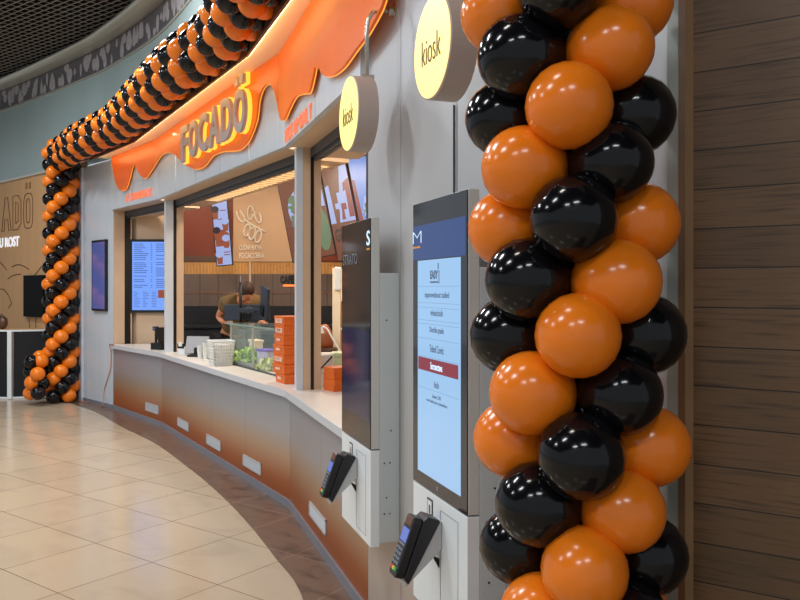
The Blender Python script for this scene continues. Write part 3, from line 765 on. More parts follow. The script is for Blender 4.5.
def terminal(s, label):
    f = -.135
    # local frame: x along wall, v down the face, w out of the face
    top = Vector((.2525, f-.0672, .879)); dn = Vector((0, -.068, -.186)).normalized(); nn = Vector((0, dn.z, -dn.y)); 
    if nn.z < 0: nn = -nn
    t = thing('card_terminal', label, 'card terminal', W(3, s, 0, 0), RZ[3], 'card terminals')
    m_ = Matrix(((1, 0, 0, top.x), (0, dn.y, nn.y, top.y), (0, dn.z, nn.z, top.z), (0, 0, 0, 1)))
    def bx(a, b, c, d, e, g): return MB().box(a, b, c, d, e, g, m_)
    poly = [(-.037, 0.012), (-.028, 0), (.028, 0), (.037, .012), (.036, .19), (.026, .203), (-.026, .203), (-.036, .19)]
    body = MB().prism([m_ @ Vector((x, y, .0)) for x, y in poly], [m_ @ Vector((x, y, .030)) for x, y in poly])
    body.build('shell', M['terminal'], t, bev=.004)
    bx(-.028, .028, .004, .034, .028, .0325).build('receipt_cover', M['paper_roll'], t, bev=.002, label='brown receipt cover')
    bx(-.027, .027, .044, .088, .028, .0315).build('display', M['term_screen'], t, label='blue lit display')
    bx(-.027, .027, .092, .1, .028, .0315).build('function_keys', M['key_grey'], t)
    for r in range(4):
        for c in range(3):
            x = -.018+c*.018; y = .112+r*.0155
            bx(x-.0068, x+.0068, y-.005, y+.005, .028, .033).build('key', M['key_grey'], t)
    for c, m in enumerate(('key_red', 'key_yellow', 'key_green')):
        x = -.018+c*.018; bx(x-.0072, x+.0072, .172, .184, .028, .0335).build('key', M[m], t, label=('red', 'yellow', 'green')[c]+' key')
    return t
KS = (2.068, 3.111)
kiosk(KS[0], 'dark-screened wall kiosk farther away, next to the pick-up hatch', False)
kiosk(KS[1], 'wall kiosk with a lit blue menu screen, beside the near balloon column', True)
terminal(KS[0], 'black card terminal on the dark-screened kiosk by the copper counter')
terminal(KS[1], 'black card terminal on the kiosk with the lit blue screen, lowest in view')

# ------------------------------------------------------------------ round kiosk signs
def round_sign(s, zc, label, pipe_top):
    k = fthing('round_sign', label, 'sign', 3, s, 0, 'round kiosk signs')
    rad = .163
    m_ = Matrix.Translation((0, -.12, zc)) @ Matrix.Rotation(PI/2, 4, 'X')
    MB().lathe([(rad-.01, 0), (rad, .004), (rad, .09), (rad-.004, .093)], 56, m_).build('drum', M['drum'], k, smooth=False)
    fc_ = MB().lathe([(rad-.005, .0925), (rad-.005, .0945)], 56, m_).build('lit_face', M['signface'], k, label='glowing yellow face')
    fit(textmb('kiosk', .002, -.012), -.082, .082, zc-.045, zc+.037, -.215).build('face_text', M['signtext'], fc_, fix=False)
    pm = MB().tube([(0, 0, pipe_top), (0, -.06, pipe_top), (0, -.1, pipe_top-.012), (0, -.122, pipe_top-.045), (0, -.13, pipe_top-.09), (0, -.13, zc+rad-.004)], .0095, 10)
    p = pm.build('pipe', M['pipe'], k, smooth=True)
    MB().lathe([(.03, 0), (.03, .008), (.02, .012), (.02, .03)], 20, Matrix.Translation((0, 0, pipe_top)) @ Matrix.Rotation(PI/2, 4, 'X')).build('flange', M['pipe'], p)
    MB().box(-.02, .02, -.16, -.1, zc+rad-.006, zc+rad+.012).build('clamp', M['drum'], p, bev=.003)
round_sign(2.49, 2.40, 'smaller-looking round yellow kiosk sign hanging from a bent pipe', 2.87)
round_sign(3.506, 2.398, 'round yellow kiosk sign at the top, above the lit blue kiosk', 2.87)
cb_ = MB().tube([(3.19, -.006, 2.3), (3.19, -.006, 1.9)], .004, 6)
struct(cb_.build('trim_12', M['metal_dark'], loc=W(3, 0, 0), rz=RZ[3]))

# ------------------------------------------------------------------ screens on the outer and inner walls
def wall_screen(name, label, mname, k, u0, u1, v0, v1, o=.035):
    sa, za = hit(k, o, u0, v0); sb, zb = hit(k, o, u1, v1); _, z2 = hit(k, o, u1, v0); _, z3 = hit(k, o, u0, v1)
    t = fthing(name, label, 'screen', k, sa)
    zt, zb = (za+z2)/2, (zb+z3)/2
    MB().box(0, sb-sa, -o, 0, zb, zt).build('bezel', M['black'], t, bev=.002)
    MB().box(.03, sb-sa-.03, -o-.002, -o, zb+.03, zt-.03).build('display', M[mname], t)
    return t
wall_screen('wall_display', 'narrow upright dim blue screen on the far end pier', 'menu_dim', 0, 91.5, 105.5, 240, 311)
YB = 10.85
def bw(u, v): p = at(u, v, YB); return p.x, p.z
xl = -3.66
def bwall(name, u0, u1, v0, v1, m, y0=YB, uv=None):
    x0, z0 = bw(u0, v1); x1, z1 = bw(u1, v0); b = MB().box(x0, x1, y0, y0+.06, z0, z1); b.uv = uv
    return struct(b.build(name, m))
# inner shell
struct(MB().box(-3.75, 1.2, YB+.06, YB+.2, 0, 3.4).build('wall_back', M['lobby']))
struct(MB().box(-3.62, -3.05, YB, YB+.06, 0, 3.3).build('wall_inner', M['lobby']))
struct(MB().slab([tuple(x) for x in (W(1, 0, -.2).xy, W(1, LEN[1], -.2).xy, W(2, LEN[2], -.25).xy, W(3, 2.5, -.25).xy, Vector((1.2, 3.6)), Vector((1.2, 11.05)), Vector((-3.75, 11.05)))], 3.34, 3.4).build('ceiling_inner', M['inner_ceiling']))
struct(MB().box(1.14, 1.2, 3.6, 11.05, 0, 3.4).build('wall_side', M['lobby']))
bwall('wall_upper', 172, 233, 150, 256, M['rust'])
bwall('trim_13', 172, 233, 256, 261.5, M['bronze'])
bwall('wall_panel', 233.2, 300, 150, 261.5, M['ply'])
bwall('wall_panel', 300, 480, 150, 261.5, M['rust'])
bwall('trim_14', 172, 480, 261.5, 274, M['brass_tile'], YB+.01, lambda p: (p.x/.08, p.z/.2))
bwall('wall_tiles', 172, 480, 274, 306, M['wall_tile'], YB+.01, lambda p: (p.x/.5, p.z/.5))
bwall('wall_lower', 172, 480, 306, 406, M['soft_black'], YB+.01)
ds = MB(); 
for i in range(46):
    x, z = bw(183+i*4.2, 292.8); ds.box(x, x+.035, YB-.002, YB+.02, z-.006, z+.006)
struct(ds.build('trim_15', M['dash']))
x, z = bw(250, 283); struct(MB().box(x-.012, x+.012, YB-.004, YB+.02, 1.36, 2.0).build('trim_16', M['lobby']))
# menu screen seen through the left hatch
def menu_screen():
    x0, z1 = (131-400)/F_PX*YB, EYE-(239.5-HOR)/F_PX*YB; x1, z0 = (173-400)/F_PX*YB, EYE-(312.5-HOR)/F_PX*YB
    t = thing('menu_display', 'upright blue-white price list screen seen through the leftmost hatch', 'screen', (x0, YB-.002, z0))
    w, h = x1-x0, z1-z0
    MB().box(0, w, -.05, 0, 0, h).build('bezel', M['black'], t, bev=.003)
    d = MB().box(.035, w-.035, -.053, -.05, .035, h-.035).build('display', M['menu_blue'], t, label='glowing blue-white display')
    ln_ = MB(); r = random.Random(3)
    for c in (.06, .36):
        zz = h-.07
        while zz > .33:
            L_ = r.uniform(.1, .2); ln_.box(c, c+L_, -.0545, -.053, zz, zz+.009)
            if c < .3: ln_.box(.29, .31, -.0545, -.053, zz, zz+.009)
            zz -= .026 if r.random() < .85 else .05
    for c in (.06, .18, .30):
        for q in range(10): ln_.box(c, c+r.uniform(.04, .09), -.0545, -.053, .08+q*.022, .086+q*.022)
    ln_.build('menu_text', M['menu_ink'], d)
    MB().box(.39, .52, -.055, -.053, .2, .31).build('menu_block', M['menu_orange'], d, label='orange picture block')
menu_screen()
# logo and CAFE lettering on the back wall
lg = thing('wall_logo', 'cream leaf-like loop emblem with two text lines on the back wall', 'emblem', (bw(252, 250)[0], YB, bw(252, 250)[1]))
lb = MB(); b0 = Vector(lg.location)
def loop(pts, closed=True):
    lb.tube([Vector((*([bw(u, v)[0]]), YB-.014, bw(u, v)[1]))-b0 for u, v in pts], .012, 6, closed)
def ell(cu, cv, ru, rv, ang, a0=0, a1=360, n=20):
    c, s = math.cos(math.radians(ang)), math.sin(math.radians(ang)); out = []
    full = a1-a0 >= 360
    for k in range(n if full else n+1):
        a = math.radians(a0+(a1-a0)*k/n); x, y = ru*math.cos(a), rv*math.sin(a); out.append((cu+x*c-y*s, cv+x*s+y*c))
    return out
for cu, cv in ((247.3, 230.5), (252.5, 233.5), (258.5, 236.5)): loop(ell(cu, cv, 2.9, 6.2, 16))
loop([(266.5, 232), (260, 229), (251, 224), (244, 219)], False)
for cu, cv, a, b in ((240.8, 216, 40, 330), (250.5, 213, 100, 440), (258, 216.5, 60, 330)):
    loop(ell(cu, cv, 2.7, 6.8, -26 if cu < 245 else (4 if cu < 255 else -18), a-90, b-90), False)
lb.build('loops', M['logo_white'], lg, smooth=True)
for row, txt, ua, ub in ((247.5, 'CUCINA BUONA', 239.5, 262), (255.5, 'FOCACCERIA', 239.5, 264.5)):
    fit(textmb(txt, .015, .01), bw(ua, 0)[0]-b0.x, bw(ub, 0)[0]-b0.x, bw(0, row+2.6)[1]-b0.z, bw(0, row-2.6)[1]-b0.z, 0).build('emblem_text', M['logo_white'], lg, fix=False)
xc, zc = bw(280, 283.6)
o = fit(textmb('CAFE', .02, .03), bw(280.2, 0)[0], bw(294, 0)[0], bw(0, 283.3)[1], bw(0, 275.6)[1], YB+.01).build('wall_lettering', M['black'], fix=False)
tag(o, 'black CAFE lettering on the brown tiled back wall', 'lettering')
o = MB().box(bw(283, 0)[0], bw(297, 0)[0], YB, YB+.01, bw(0, 286.4)[1], bw(0, 284.6)[1]).build('light_line', M['led_text'])
tag(o, 'short orange lit line under the CAFE lettering', 'lettering')
# hanging menu boards, each rolled a little
YM = 9.7
def board(label, corners, Y, parts, group='tilted menu boards', bar=True):
    """corners: bottom-left pixel, bottom-right pixel, height (m), lean in degrees"""
    (ul, vl), (ur, vr), hgt, lean = corners
    p = at(ul, vl, Y); q = at(ur, vr, Y); w = (q-p).length
    t = thing('menu_board', label, 'menu board', p, 0, group)
    t.rotation_euler = (0, math.radians(-lean), 0)
    MB().box(0, w, 0, .05, 0, hgt).build('casing', M['black'], t, bev=.004)
    MB().tube([(w*.5, .03, hgt-.01), (w*.5, .03, hgt+.25)], .015, 8).build('hanger', M['metal_dark'], t)
    parts(t, w, hgt)
def flat(t, name, poly, m, y=-.002, label=None):
    b = MB().yprism(poly, y, y+.002); b.build(name, M[m], t, label=label)
def ellp(cx, cz, rx, rz_, n=18): return [(cx+rx*math.cos(2*PI*k/n), cz+rz_*math.sin(2*PI*k/n)) for k in range(n)]
def p1(t, w, h):
    flat(t, 'display', [(.012, .012), (w-.012, .012), (w-.012, h-.012), (.012, h-.012)], 'board_white')
    flat(t, 'menu_block', [(.02, h*.3), (w-.02, h*.3), (w-.02, h*.5), (w*.5, h*.56), (.02, h*.48)], 'menu_orange', -.004)
    for cx, cz in ((.2, .87), (.75, .68), (.2, .55), (.72, .42), (.25, .18)):
        flat(t, 'menu_picture', [(w*cx-.03, h*cz-.13), (w*cx+.03, h*cz-.13), (w*cx+.045, h*cz), (w*cx-.045, h*cz)], 'menu_orange', -.006)
        flat(t, 'menu_picture', ellp(w*cx, h*cz, .052, .045), 'board_dark' if cz in (.87, .55) else 'board_white', -.008)
    tx = MB()
    for cx, cz in ((.5, .84), (.35, .71), (.5, .53), (.4, .36), (.52, .2), (.52, .16)): tx.box(w*cx, w*cx+.08, -.006, -.004, h*cz, h*cz+.012)
    tx.build('menu_text', M['board_red'], t)
def salad(t, cx, cz, rx, rz_):
    r = random.Random(int(cx*997))
    flat(t, 'bowl_picture', ellp(cx, cz, rx*1.05, rz_*1.05), 'board_white', -.004)
    for m, n in (('board_green', 34), ('board_violet', 14), ('board_red', 7), ('board_white', 10)):
        b = MB()
        for k in range(n):
            a = r.uniform(0, 2*PI); q = r.random()**.5; x, z = cx+rx*q*math.cos(a), cz+rz_*q*math.sin(a)
            if m == 'board_violet': z = cz-rz_*abs(q*math.sin(a))
            l, w_ = r.uniform(.25, .4)*rx, r.uniform(.1, .22)*rx; e = r.uniform(0, PI); y = -.006-.0005*r.random()*6
            b.yprism([(x+l*math.cos(f)*math.cos(e)-w_*math.sin(f)*math.sin(e), z+l*math.cos(f)*math.sin(e)+w_*math.sin(f)*math.cos(e)) for f in [2*PI*i/9 for i in range(9)]], y, y+.001)
        b.build('salad_picture', M[m], t)
def p2(t, w, h):
    flat(t, 'display', [(.01, .01), (w-.01, .01), (w-.01, h-.01), (.01, h-.01)], 'board_brown'); salad(t, .26, .62, .18, .25)
    flat(t, 'menu_picture', ellp(w-.1, .34, .085, .27), 'board_green', -.004)
    flat(t, 'menu_numeral', [(w-.12, .82), (w-.03, .98), (w-.02, .62), (w-.08, .62), (w-.08, .8)], 'board_white', -.005)
def p3(t, w, h):
    flat(t, 'display', [(.01, .01), (w-.01, .01), (w-.01, h-.01), (.01, h-.01)], 'board_brown')
    flat(t, 'menu_field', [(.12, .47), (w-.01, .47), (w-.01, h-.01), (.245, h-.01)], 'board_white', -.003)
    flat(t, 'menu_numeral', [(.012, .47), (.075, .47), (.06, .95), (.012, .93)], 'board_white', -.004)
    flat(t, 'menu_plus', [(.1, .64), (.14, .64), (.14, .52), (.19, .52), (.19, .64), (.23, .64), (.23, .71), (.19, .71), (.19, .84), (.14, .84), (.14, .71), (.1, .71)], 'board_white', -.005)
    flat(t, 'menu_plus', [(.155, .5), (.2, .5), (.2, .62), (.235, .62), (.235, .7), (.17, .7), (.17, .6)], 'board_red', -.0065)
    flat(t, 'menu_numeral', [(w-.075, .52), (w-.012, .52), (w-.012, 1.0), (w-.09, .95), (w-.1, .84), (w-.07, .86)], 'board_red', -.004)
    b = fit(textmb('GRA', .002, .03), .03, .21, .24, .4, -.003); b.build('menu_text', M['board_dark'], t, fix=False)
def p4(t, w, h):
    flat(t, 'display', [(.01, .01), (w-.01, .01), (w-.01, h-.01), (.01, h-.01)], 'board_blue')
    flat(t, 'menu_numeral', [(.012, .5), (.06, .5), (.045, 1.0), (.012, 1.02)], 'board_red', -.004)
    salad(t, .2, .62, .11, .17); flat(t, 'menu_picture', ellp(.22, .88, .045, .1), 'board_red', -.013)
def lowbar(t, w, h): pass
board('slim white and orange price board hanging left of the emblem', ((216.5, 266.5), (233, 265), .86, 5), 10.4, p1)
board('brown menu board with salad picture, right of the emblem behind the middle hatch', ((292.5, 263), (337, 262), 1.28, 11), 9.72, p2)
board('menu board with white 1 and plus sign over brown, behind the right hatch', ((338, 262), (364.5, 261), 1.28, 11), 9.74, p3)
board('pale blue menu board with red 1, behind the right hatch beside the kiosk wall', ((366.5, 261), (399, 260), 1.28, 11), 9.74, p4)

# ------------------------------------------------------------------ inside the kitchen
def back_counter():
    t = thing('back_counter', 'black back counter along the brown tiled wall', 'counter', (-1.3, 10.5, 0))
    MB().box(-1.55, 2.4, -.25, .33, .003, 1.12).build('carcass', M['soft_black'], t, bev=.004)
    MB().box(-1.57, 2.42, -.28, .34, 1.12, 1.16).build('top', M['black'], t, bev=.003)
    for i in range(5): MB().box(-1.52+i*.78, -.77+i*.78, -.27, -.25, .12, 1.09).build('door', M['soft_black'], t, bev=.003)
back_counter()
# glass display case standing on the worktop
def case():
    s0, _ = hit(2, -.25, 229, 363); s1, _ = hit(2, -.25, 277, 376)
    t = fthing('glass_case', 'glass-fronted chilled food counter behind the orange carton stack', 'glass case', 2, s0, .88)
    L_ = s1-s0
    MB().box(.02, L_, .25, .258, .012, .40).build('front_pane', M['clear'], t)
    MB().box(0, .008, .26, .58, .012, .40).build('end_pane', M['clear'], t)
    MB().box(-.02, L_, .22, .6, .40, .412).build('top_pane', M['clear'], t)
    MB().box(-.02, L_, .218, .221, .399, .413).build('pane_edge', M['glass_edge'], t)
    MB().box(0, L_, .243, .262, 0, .012).build('base_rail', M['metal_dark'], t)
    for x in (.014, L_*.5, L_-.01): MB().box(x-.008, x+.008, .26, .274, .001, .40).build('upright', M['wire'], t)
    for x in (.014, L_*.5): MB().box(x-.015, x+.015, .23, .28, .412, .43).build('clip', M['wire'], t)
    MB().box(0, L_, .51, .62, -.877, .0).build('cabinet', M['silver'], t)
case()
def leafy(name, label, u, o, rad, m, n, cat):
    s, _ = hit(2, o, u, 360); p = W(2, s, o, .9); b = MB()
    for i in range(n):
        a = R.uniform(0, 2*PI); q = R.uniform(0, 1)**.5*rad; h = (1-(q/rad)**2)*rad*.75*R.uniform(.6, 1)
        c = Vector((q*math.cos(a), q*math.sin(a)*.7, h)); ax = R.uniform(0, PI); L_ = R.uniform(.025, .05)
        m_ = Matrix.Translation(c) @ Matrix.Rotation(ax, 4, 'Z') @ Matrix.Rotation(R.uniform(-.9, .9), 4, 'X')
        K = 5; g = []
        for x in range(K):
            for y in range(K):
                fx, fy = x/(K-1)-.5, y/(K-1)-.5; g.append(m_ @ Vector((fx*L_*1.6*(1-.6*abs(fy)), fy*L_*2, .012*math.sin(fx*9+i)+.01*math.cos(fy*11))))
        b.add(g, [(x*K+y, (x+1)*K+y, (x+1)*K+y+1, x*K+y+1) for x in range(K-1) for y in range(K-1)])
    o = b.build(name, M[m], loc=p, smooth=True, fix=False); return tag(o, label, cat, kind='stuff')
def tray():
    s, _ = hit(2, -.5, 252, 364); t = fthing('food_tray', 'long steel food tray holding salad inside the glass case', 'tray', 2, s-.5, .88)
    MB().box(0, 1.15, .28, .57, 0.001, .012).build('base', M['silver'], t)
    b = MB().box(0, 1.15, .275, .285, .002, .05).box(0, 1.15, .565, .575, .002, .05).box(-.005, .005, .275, .575, .002, .05).box(1.145, 1.155, .275, .575, .002, .05)
    b.build('rim', M['silver'], t)
tray()
leafy('lettuce', 'heap of bright green lettuce in the glass case', 249, -.42, .18, 'lettuce', 150, 'lettuce')
leafy('lettuce', 'heap of pale green shredded leaves in front by the cartons', 269.5, -.37, .11, 'lettuce_pale', 70, 'lettuce')
p = W(2, hit(2, -.4, 236, 360)[0], -.4, .893); cm = MB()
for i in range(9): cm.ball((R.uniform(-.04, .04), R.uniform(-.03, .03), .012+.018*(i//4)), .02, 8, (1.4, .8, .7), .05)
tag(cm.build('carrot_slices', M['carrot'], loc=p, smooth=True), 'small heap of orange slices at the left end of the case', 'food', kind='stuff')
def tub(name, label, u, o, w, d, h, m, lid, rz=.0):
    p = W(2, hit(2, o, u, 360)[0], o, .893); t = thing(name, label, 'tub', p, rz, None)
    tq = [(-w/2*.9, -d/2*.9), (w/2*.9, -d/2*.9), (w/2*.9, d/2*.9), (-w/2*.9, d/2*.9)]
    MB().prism([(x, y, 0) for x, y in tq], [(x/.9, y/.9, h) for x, y in tq]).build('body', M[m], t, bev=.004)
    MB().box(-w/2-.008, w/2+.008, -d/2-.008, d/2+.008, h, h+.022).build('lid', M[lid], t, bev=.004)
tub('food_tub', 'lilac tub with a purple lid in the glass case', 267, -.5, .2, .11, .13, 'lilac', 'purple', RZ[2]+.2)
tub('food_tub', 'cream open tub behind the purple-lidded tub', 256, -.52, .17, .09, .2, 'cream', 'cream', RZ[2])
# orange carton stack
cs, _ = hit(2, -.1, 285, 384)
for i in range(7):
    z = .88+i*.0765; d = R.uniform(-.012, .012); tw = R.uniform(-.08, .08)
    pos = ['bottom box', 'second box from the bottom', 'third box from the bottom', 'middle fourth box', 'third box from the top', 'second box from the top', 'top box'][i]
    t = thing('carton', 'orange takeaway carton, %s of the tall stack beside the post' % pos, 'carton', W(2, cs+d, -.17, z), RZ[2]+tw, 'tall stack of orange cartons')
    MB().box(-.23, 0, -.075, .085, 0, .056).build('body', M['carton'], t, bev=.002)
    MB().box(-.233, .003, -.078, .088, .052, .075).build('lid', M['carton'], t, bev=.002)
    lab = MB().box(-.17, -.08, -.0795, -.0775, .03, .05)
    if i % 3 == 2 or i == 6: lab.box(-.2, -.03, -.0795, -.0775, .02, .056)
    lab.build('print', M['carton_label'], t, label='pale printed label')
cs, _ = hit(3, -.27, 329, 391)
for i in range(4):
    pos = ['bottom', 'second from the bottom', 'third from the bottom', 'topmost'][i]
    t = thing('carton', 'orange takeaway carton, %s of the low stack next to the kiosk' % pos, 'carton', W(3, cs+R.uniform(-.01, .01), -.33, .88+i*.044), RZ[3]+.35+R.uniform(-.1, .1), 'low stack of orange cartons')
    MB().box(-.075, .075, -.07, .07, 0, .032).build('body', M['carton'], t, bev=.002)
    MB().box(-.078, .078, -.073, .073, .03, .0435).build('lid', M['carton'], t, bev=.002)
# cups, basket and crumpled bags on the worktop
def cup_stack(u, v, o, n, label):
    s, _ = hit(2, o, u, v); t = fthing('cup_stack', label, 'cup stack', 2, s, .88, 'cup stacks')
    for i in range(n):
        z = i*.016
        MB().lathe([(.026, z), (.034, z+.085), (.037, z+.087), (.037, z+.091), (.034, z+.091), (.025, z+.004)], 16, Matrix.Translation((0, -o, 0))).build('cup', M['paper'], t, smooth=False)
cup_stack(200.5, 361, -.16, 4, 'white cup stack nearest the hatch post on the worktop')
cup_stack(206, 361, -.2, 6, 'taller white cup stack beside the white basket')
def basket():
    s, _ = hit(2, -.13, 221, 362); t = fthing('basket', 'white perforated basket of paper goods in front of the glass case', 'basket', 2, s, .88)
    w0, w1, h = .085, .105, .24; y = .13
    b = MB()
    for side in range(4):
        m_ = Matrix.Translation((0, y, 0)) @ Matrix.Rotation(side*PI/2, 4, 'Z')
        for i in range(9):
            f = i/8*2-1; b.tube([m_ @ Vector((f*w0, -w0, .004)), m_ @ Vector((f*w1, -w1, h))], .0048, 5)
        for j in range(8):
            z = .012+j*(h-.02)/7; w = w0+(w1-w0)*z/h; b.tube([m_ @ Vector((-w, -w, z)), m_ @ Vector((w, -w, z))], .0055, 5)
    b.box(-w0, w0, y-w0, y+w0, 0, .006); b.build('wall', M['paper'], t)
    MB().tube([(-w1, y-w1, h), (w1, y-w1, h), (w1, y+w1, h), (-w1, y+w1, h)], .009, 6, True).build('rim', M['white'], t)
    MB().box(-.07, .07, y-.06, y+.07, .008, .21).build('cups', M['white'], t, bev=.01)
basket()
for u, v, lab, r in ((213, 361, 'crumpled white paper bag leaning on the basket', .075), (209, 350, 'crumpled white paper bag behind the cup stacks', .07)):
    s, _ = hit(2, -.22, u, 361); b = MB().ball((0, .22+(.09 if v < 355 else 0), .11), r, 14, (1, .8, 1.45), .12)
    tag(b.build('paper_bag', M['paper'], loc=W(2, s, 0, .88), rz=RZ[2]), lab, 'paper bag')
# register screen, printer and left terminal
def slab_device(name, label, cat, u, v, Y, w, h, lean, m, rz):
    p = at(u, v, Y); p.z = .88; t = thing(name, label, cat, p, rz)
    m_ = Matrix.Translation((0, 0, .03)) @ Matrix.Rotation(math.radians(lean), 4, 'X')
    MB().box(-w/2, w/2, -.012, .012, 0, h, m_).build('panel', M[m], t, bev=.005)
    MB().box(-w*.3, w*.3, -.06, .06, 0, .025).build('foot', M['black'], t, bev=.004)
    MB().box(-.02, .02, -.01, .05, .02, .1).build('neck', M['black'], t)
slab_device('register_screen', 'silver-backed register screen standing on the worktop by the post', 'register', 196, 343, 8.75, .27, .2, -18, 'silver', -.2)
def printer():
    p = at(185.5, 345, 9.0); p.z = .88; t = thing('receipt_printer', 'white receipt printer beside the silver register screen', 'printer', p, -.6)
    MB().box(-.06, .06, -.07, .07, 0, .1).build('body', M['white'], t, bev=.01)
    MB().box(-.055, .055, -.075, -.04, .075, .13).build('cover', M['black'], t, bev=.005)
    MB().box(-.03, .03, -.078, -.07, .1, .15).build('paper', M['paper'], t)
printer()
def pin_pad():
    p = at(159.5, 343, 9.75); p.z = .88; t = thing('scanner_stand', 'black scanner stand with a small lit head, under the price list screen', 'scanner', p, -.5)
    MB().box(-.09, .09, -.06, .06, 0, .085).build('base', M['black'], t, bev=.006)
    MB().tube([(-.06, 0, .08), (-.06, 0, .24)], .015, 8).build('stalk', M['black'], t)
    hd = MB().box(-.09, -.03, -.03, .02, .235, .285).build('head', M['black'], t, bev=.005)
    MB().box(-.075, -.05, -.032, -.03, .25, .27).build('lens', M['term_screen'], hd)
    m_ = Matrix.Translation((.08, .0, .085)) @ Matrix.Rotation(-.35, 4, 'Y'); MB().box(-.01, .01, -.09, .09, 0, .2, m_).build('screen_back', M['black'], t, bev=.004)
pin_pad()
# monitors on a pole, on an inner work table
def table():
    t = thing('prep_table', 'dark prep table inside the kitchen under the monitors', 'table', (-1.2, 8.85, 0))
    MB().box(-.55, .35, -.3, .35, 1.14, 1.18).build('tabletop', M['metal_dark'], t, bev=.003)
    for x in (-.5, .3):
        for y in (-.25, .3): MB().box(x-.025, x+.025, y-.025, y+.025, .003, 1.14).build('leg', M['metal_dark'], t)
    MB().box(-.45, .25, .28, .3, .2, 1.1).build('back_panel', M['soft_black'], t)
table()
YT = 8.68
def monitors():
    bx_, bz = at(240.5, 320, YT).x, 1.18
    t = thing('monitor_stand', 'black pole stand with clamp arm holding two monitors', 'monitor stand', (bx_, YT, bz))
    MB().box(-.1, .1, -.09, .09, 0, .012).build('base', M['black'], t, bev=.003)
    top = at(240.5, 282, YT).z-bz
    MB().tube([(0, 0, .012), (0, 0, top)], .016, 12).build('pole', M['black'], t, smooth=True)
    MB().tube([(0, 0, top), (0, 0, top+.07)], .004, 6).build('antenna', M['wire'], t)
    MB().box(-.03, .16, -.03, .03, .19, .24).box(.16, .28, -.02, .02, .205, .23).build('arm', M['monitor'], t, bev=.006)
    return t
monitors()
def monitor(label, u0, u1, v0, v1, Y, rz, logo):
    a = at(u0, v0, Y); b = at(u1, v1, Y); w = (b.x-a.x)/max(.2, math.cos(rz)); h = a.z-b.z
    t = thing('monitor', label, 'monitor', ((a.x+b.x)/2, Y, b.z), rz, 'monitors on the pole stand')
    MB().box(-w/2, w/2, -.012, .02, 0, h).build('housing', M['monitor'], t, bev=.006)
    MB().box(-w/2+.01, w/2-.01, .02, .022, .01, h-.01).build('screen', M['black'], t)
    MB().box(-.05, .05, -.03, -.012, h*.1, h*.42).build('mount', M['black'], t, bev=.006)
    if logo:
        lg_ = MB().tube([(.02+.034*math.cos(2*PI*k/24), -.014, h*.66+.034*math.sin(2*PI*k/24)) for k in range(24)], .004, 6, True).build('badge', M['silver'], t)
        fit(textmb('DELL', .003, .02), -.006, .046, h*.66-.012, h*.66+.012, -.013).build('badge_text', M['silver'], lg_, fix=False)
    return t
monitor('slate monitor seen from behind with a round badge, below the bent person', 224.5, 270, 304.5, 320.3, 8.8, 0, True)
monitor('second monitor seen edge-on, turned aside at the end of the clamp arm', 258.5, 268.5, 286.5, 319, 8.55, -1.12, False).rotation_euler = (0, .2, -1.12)

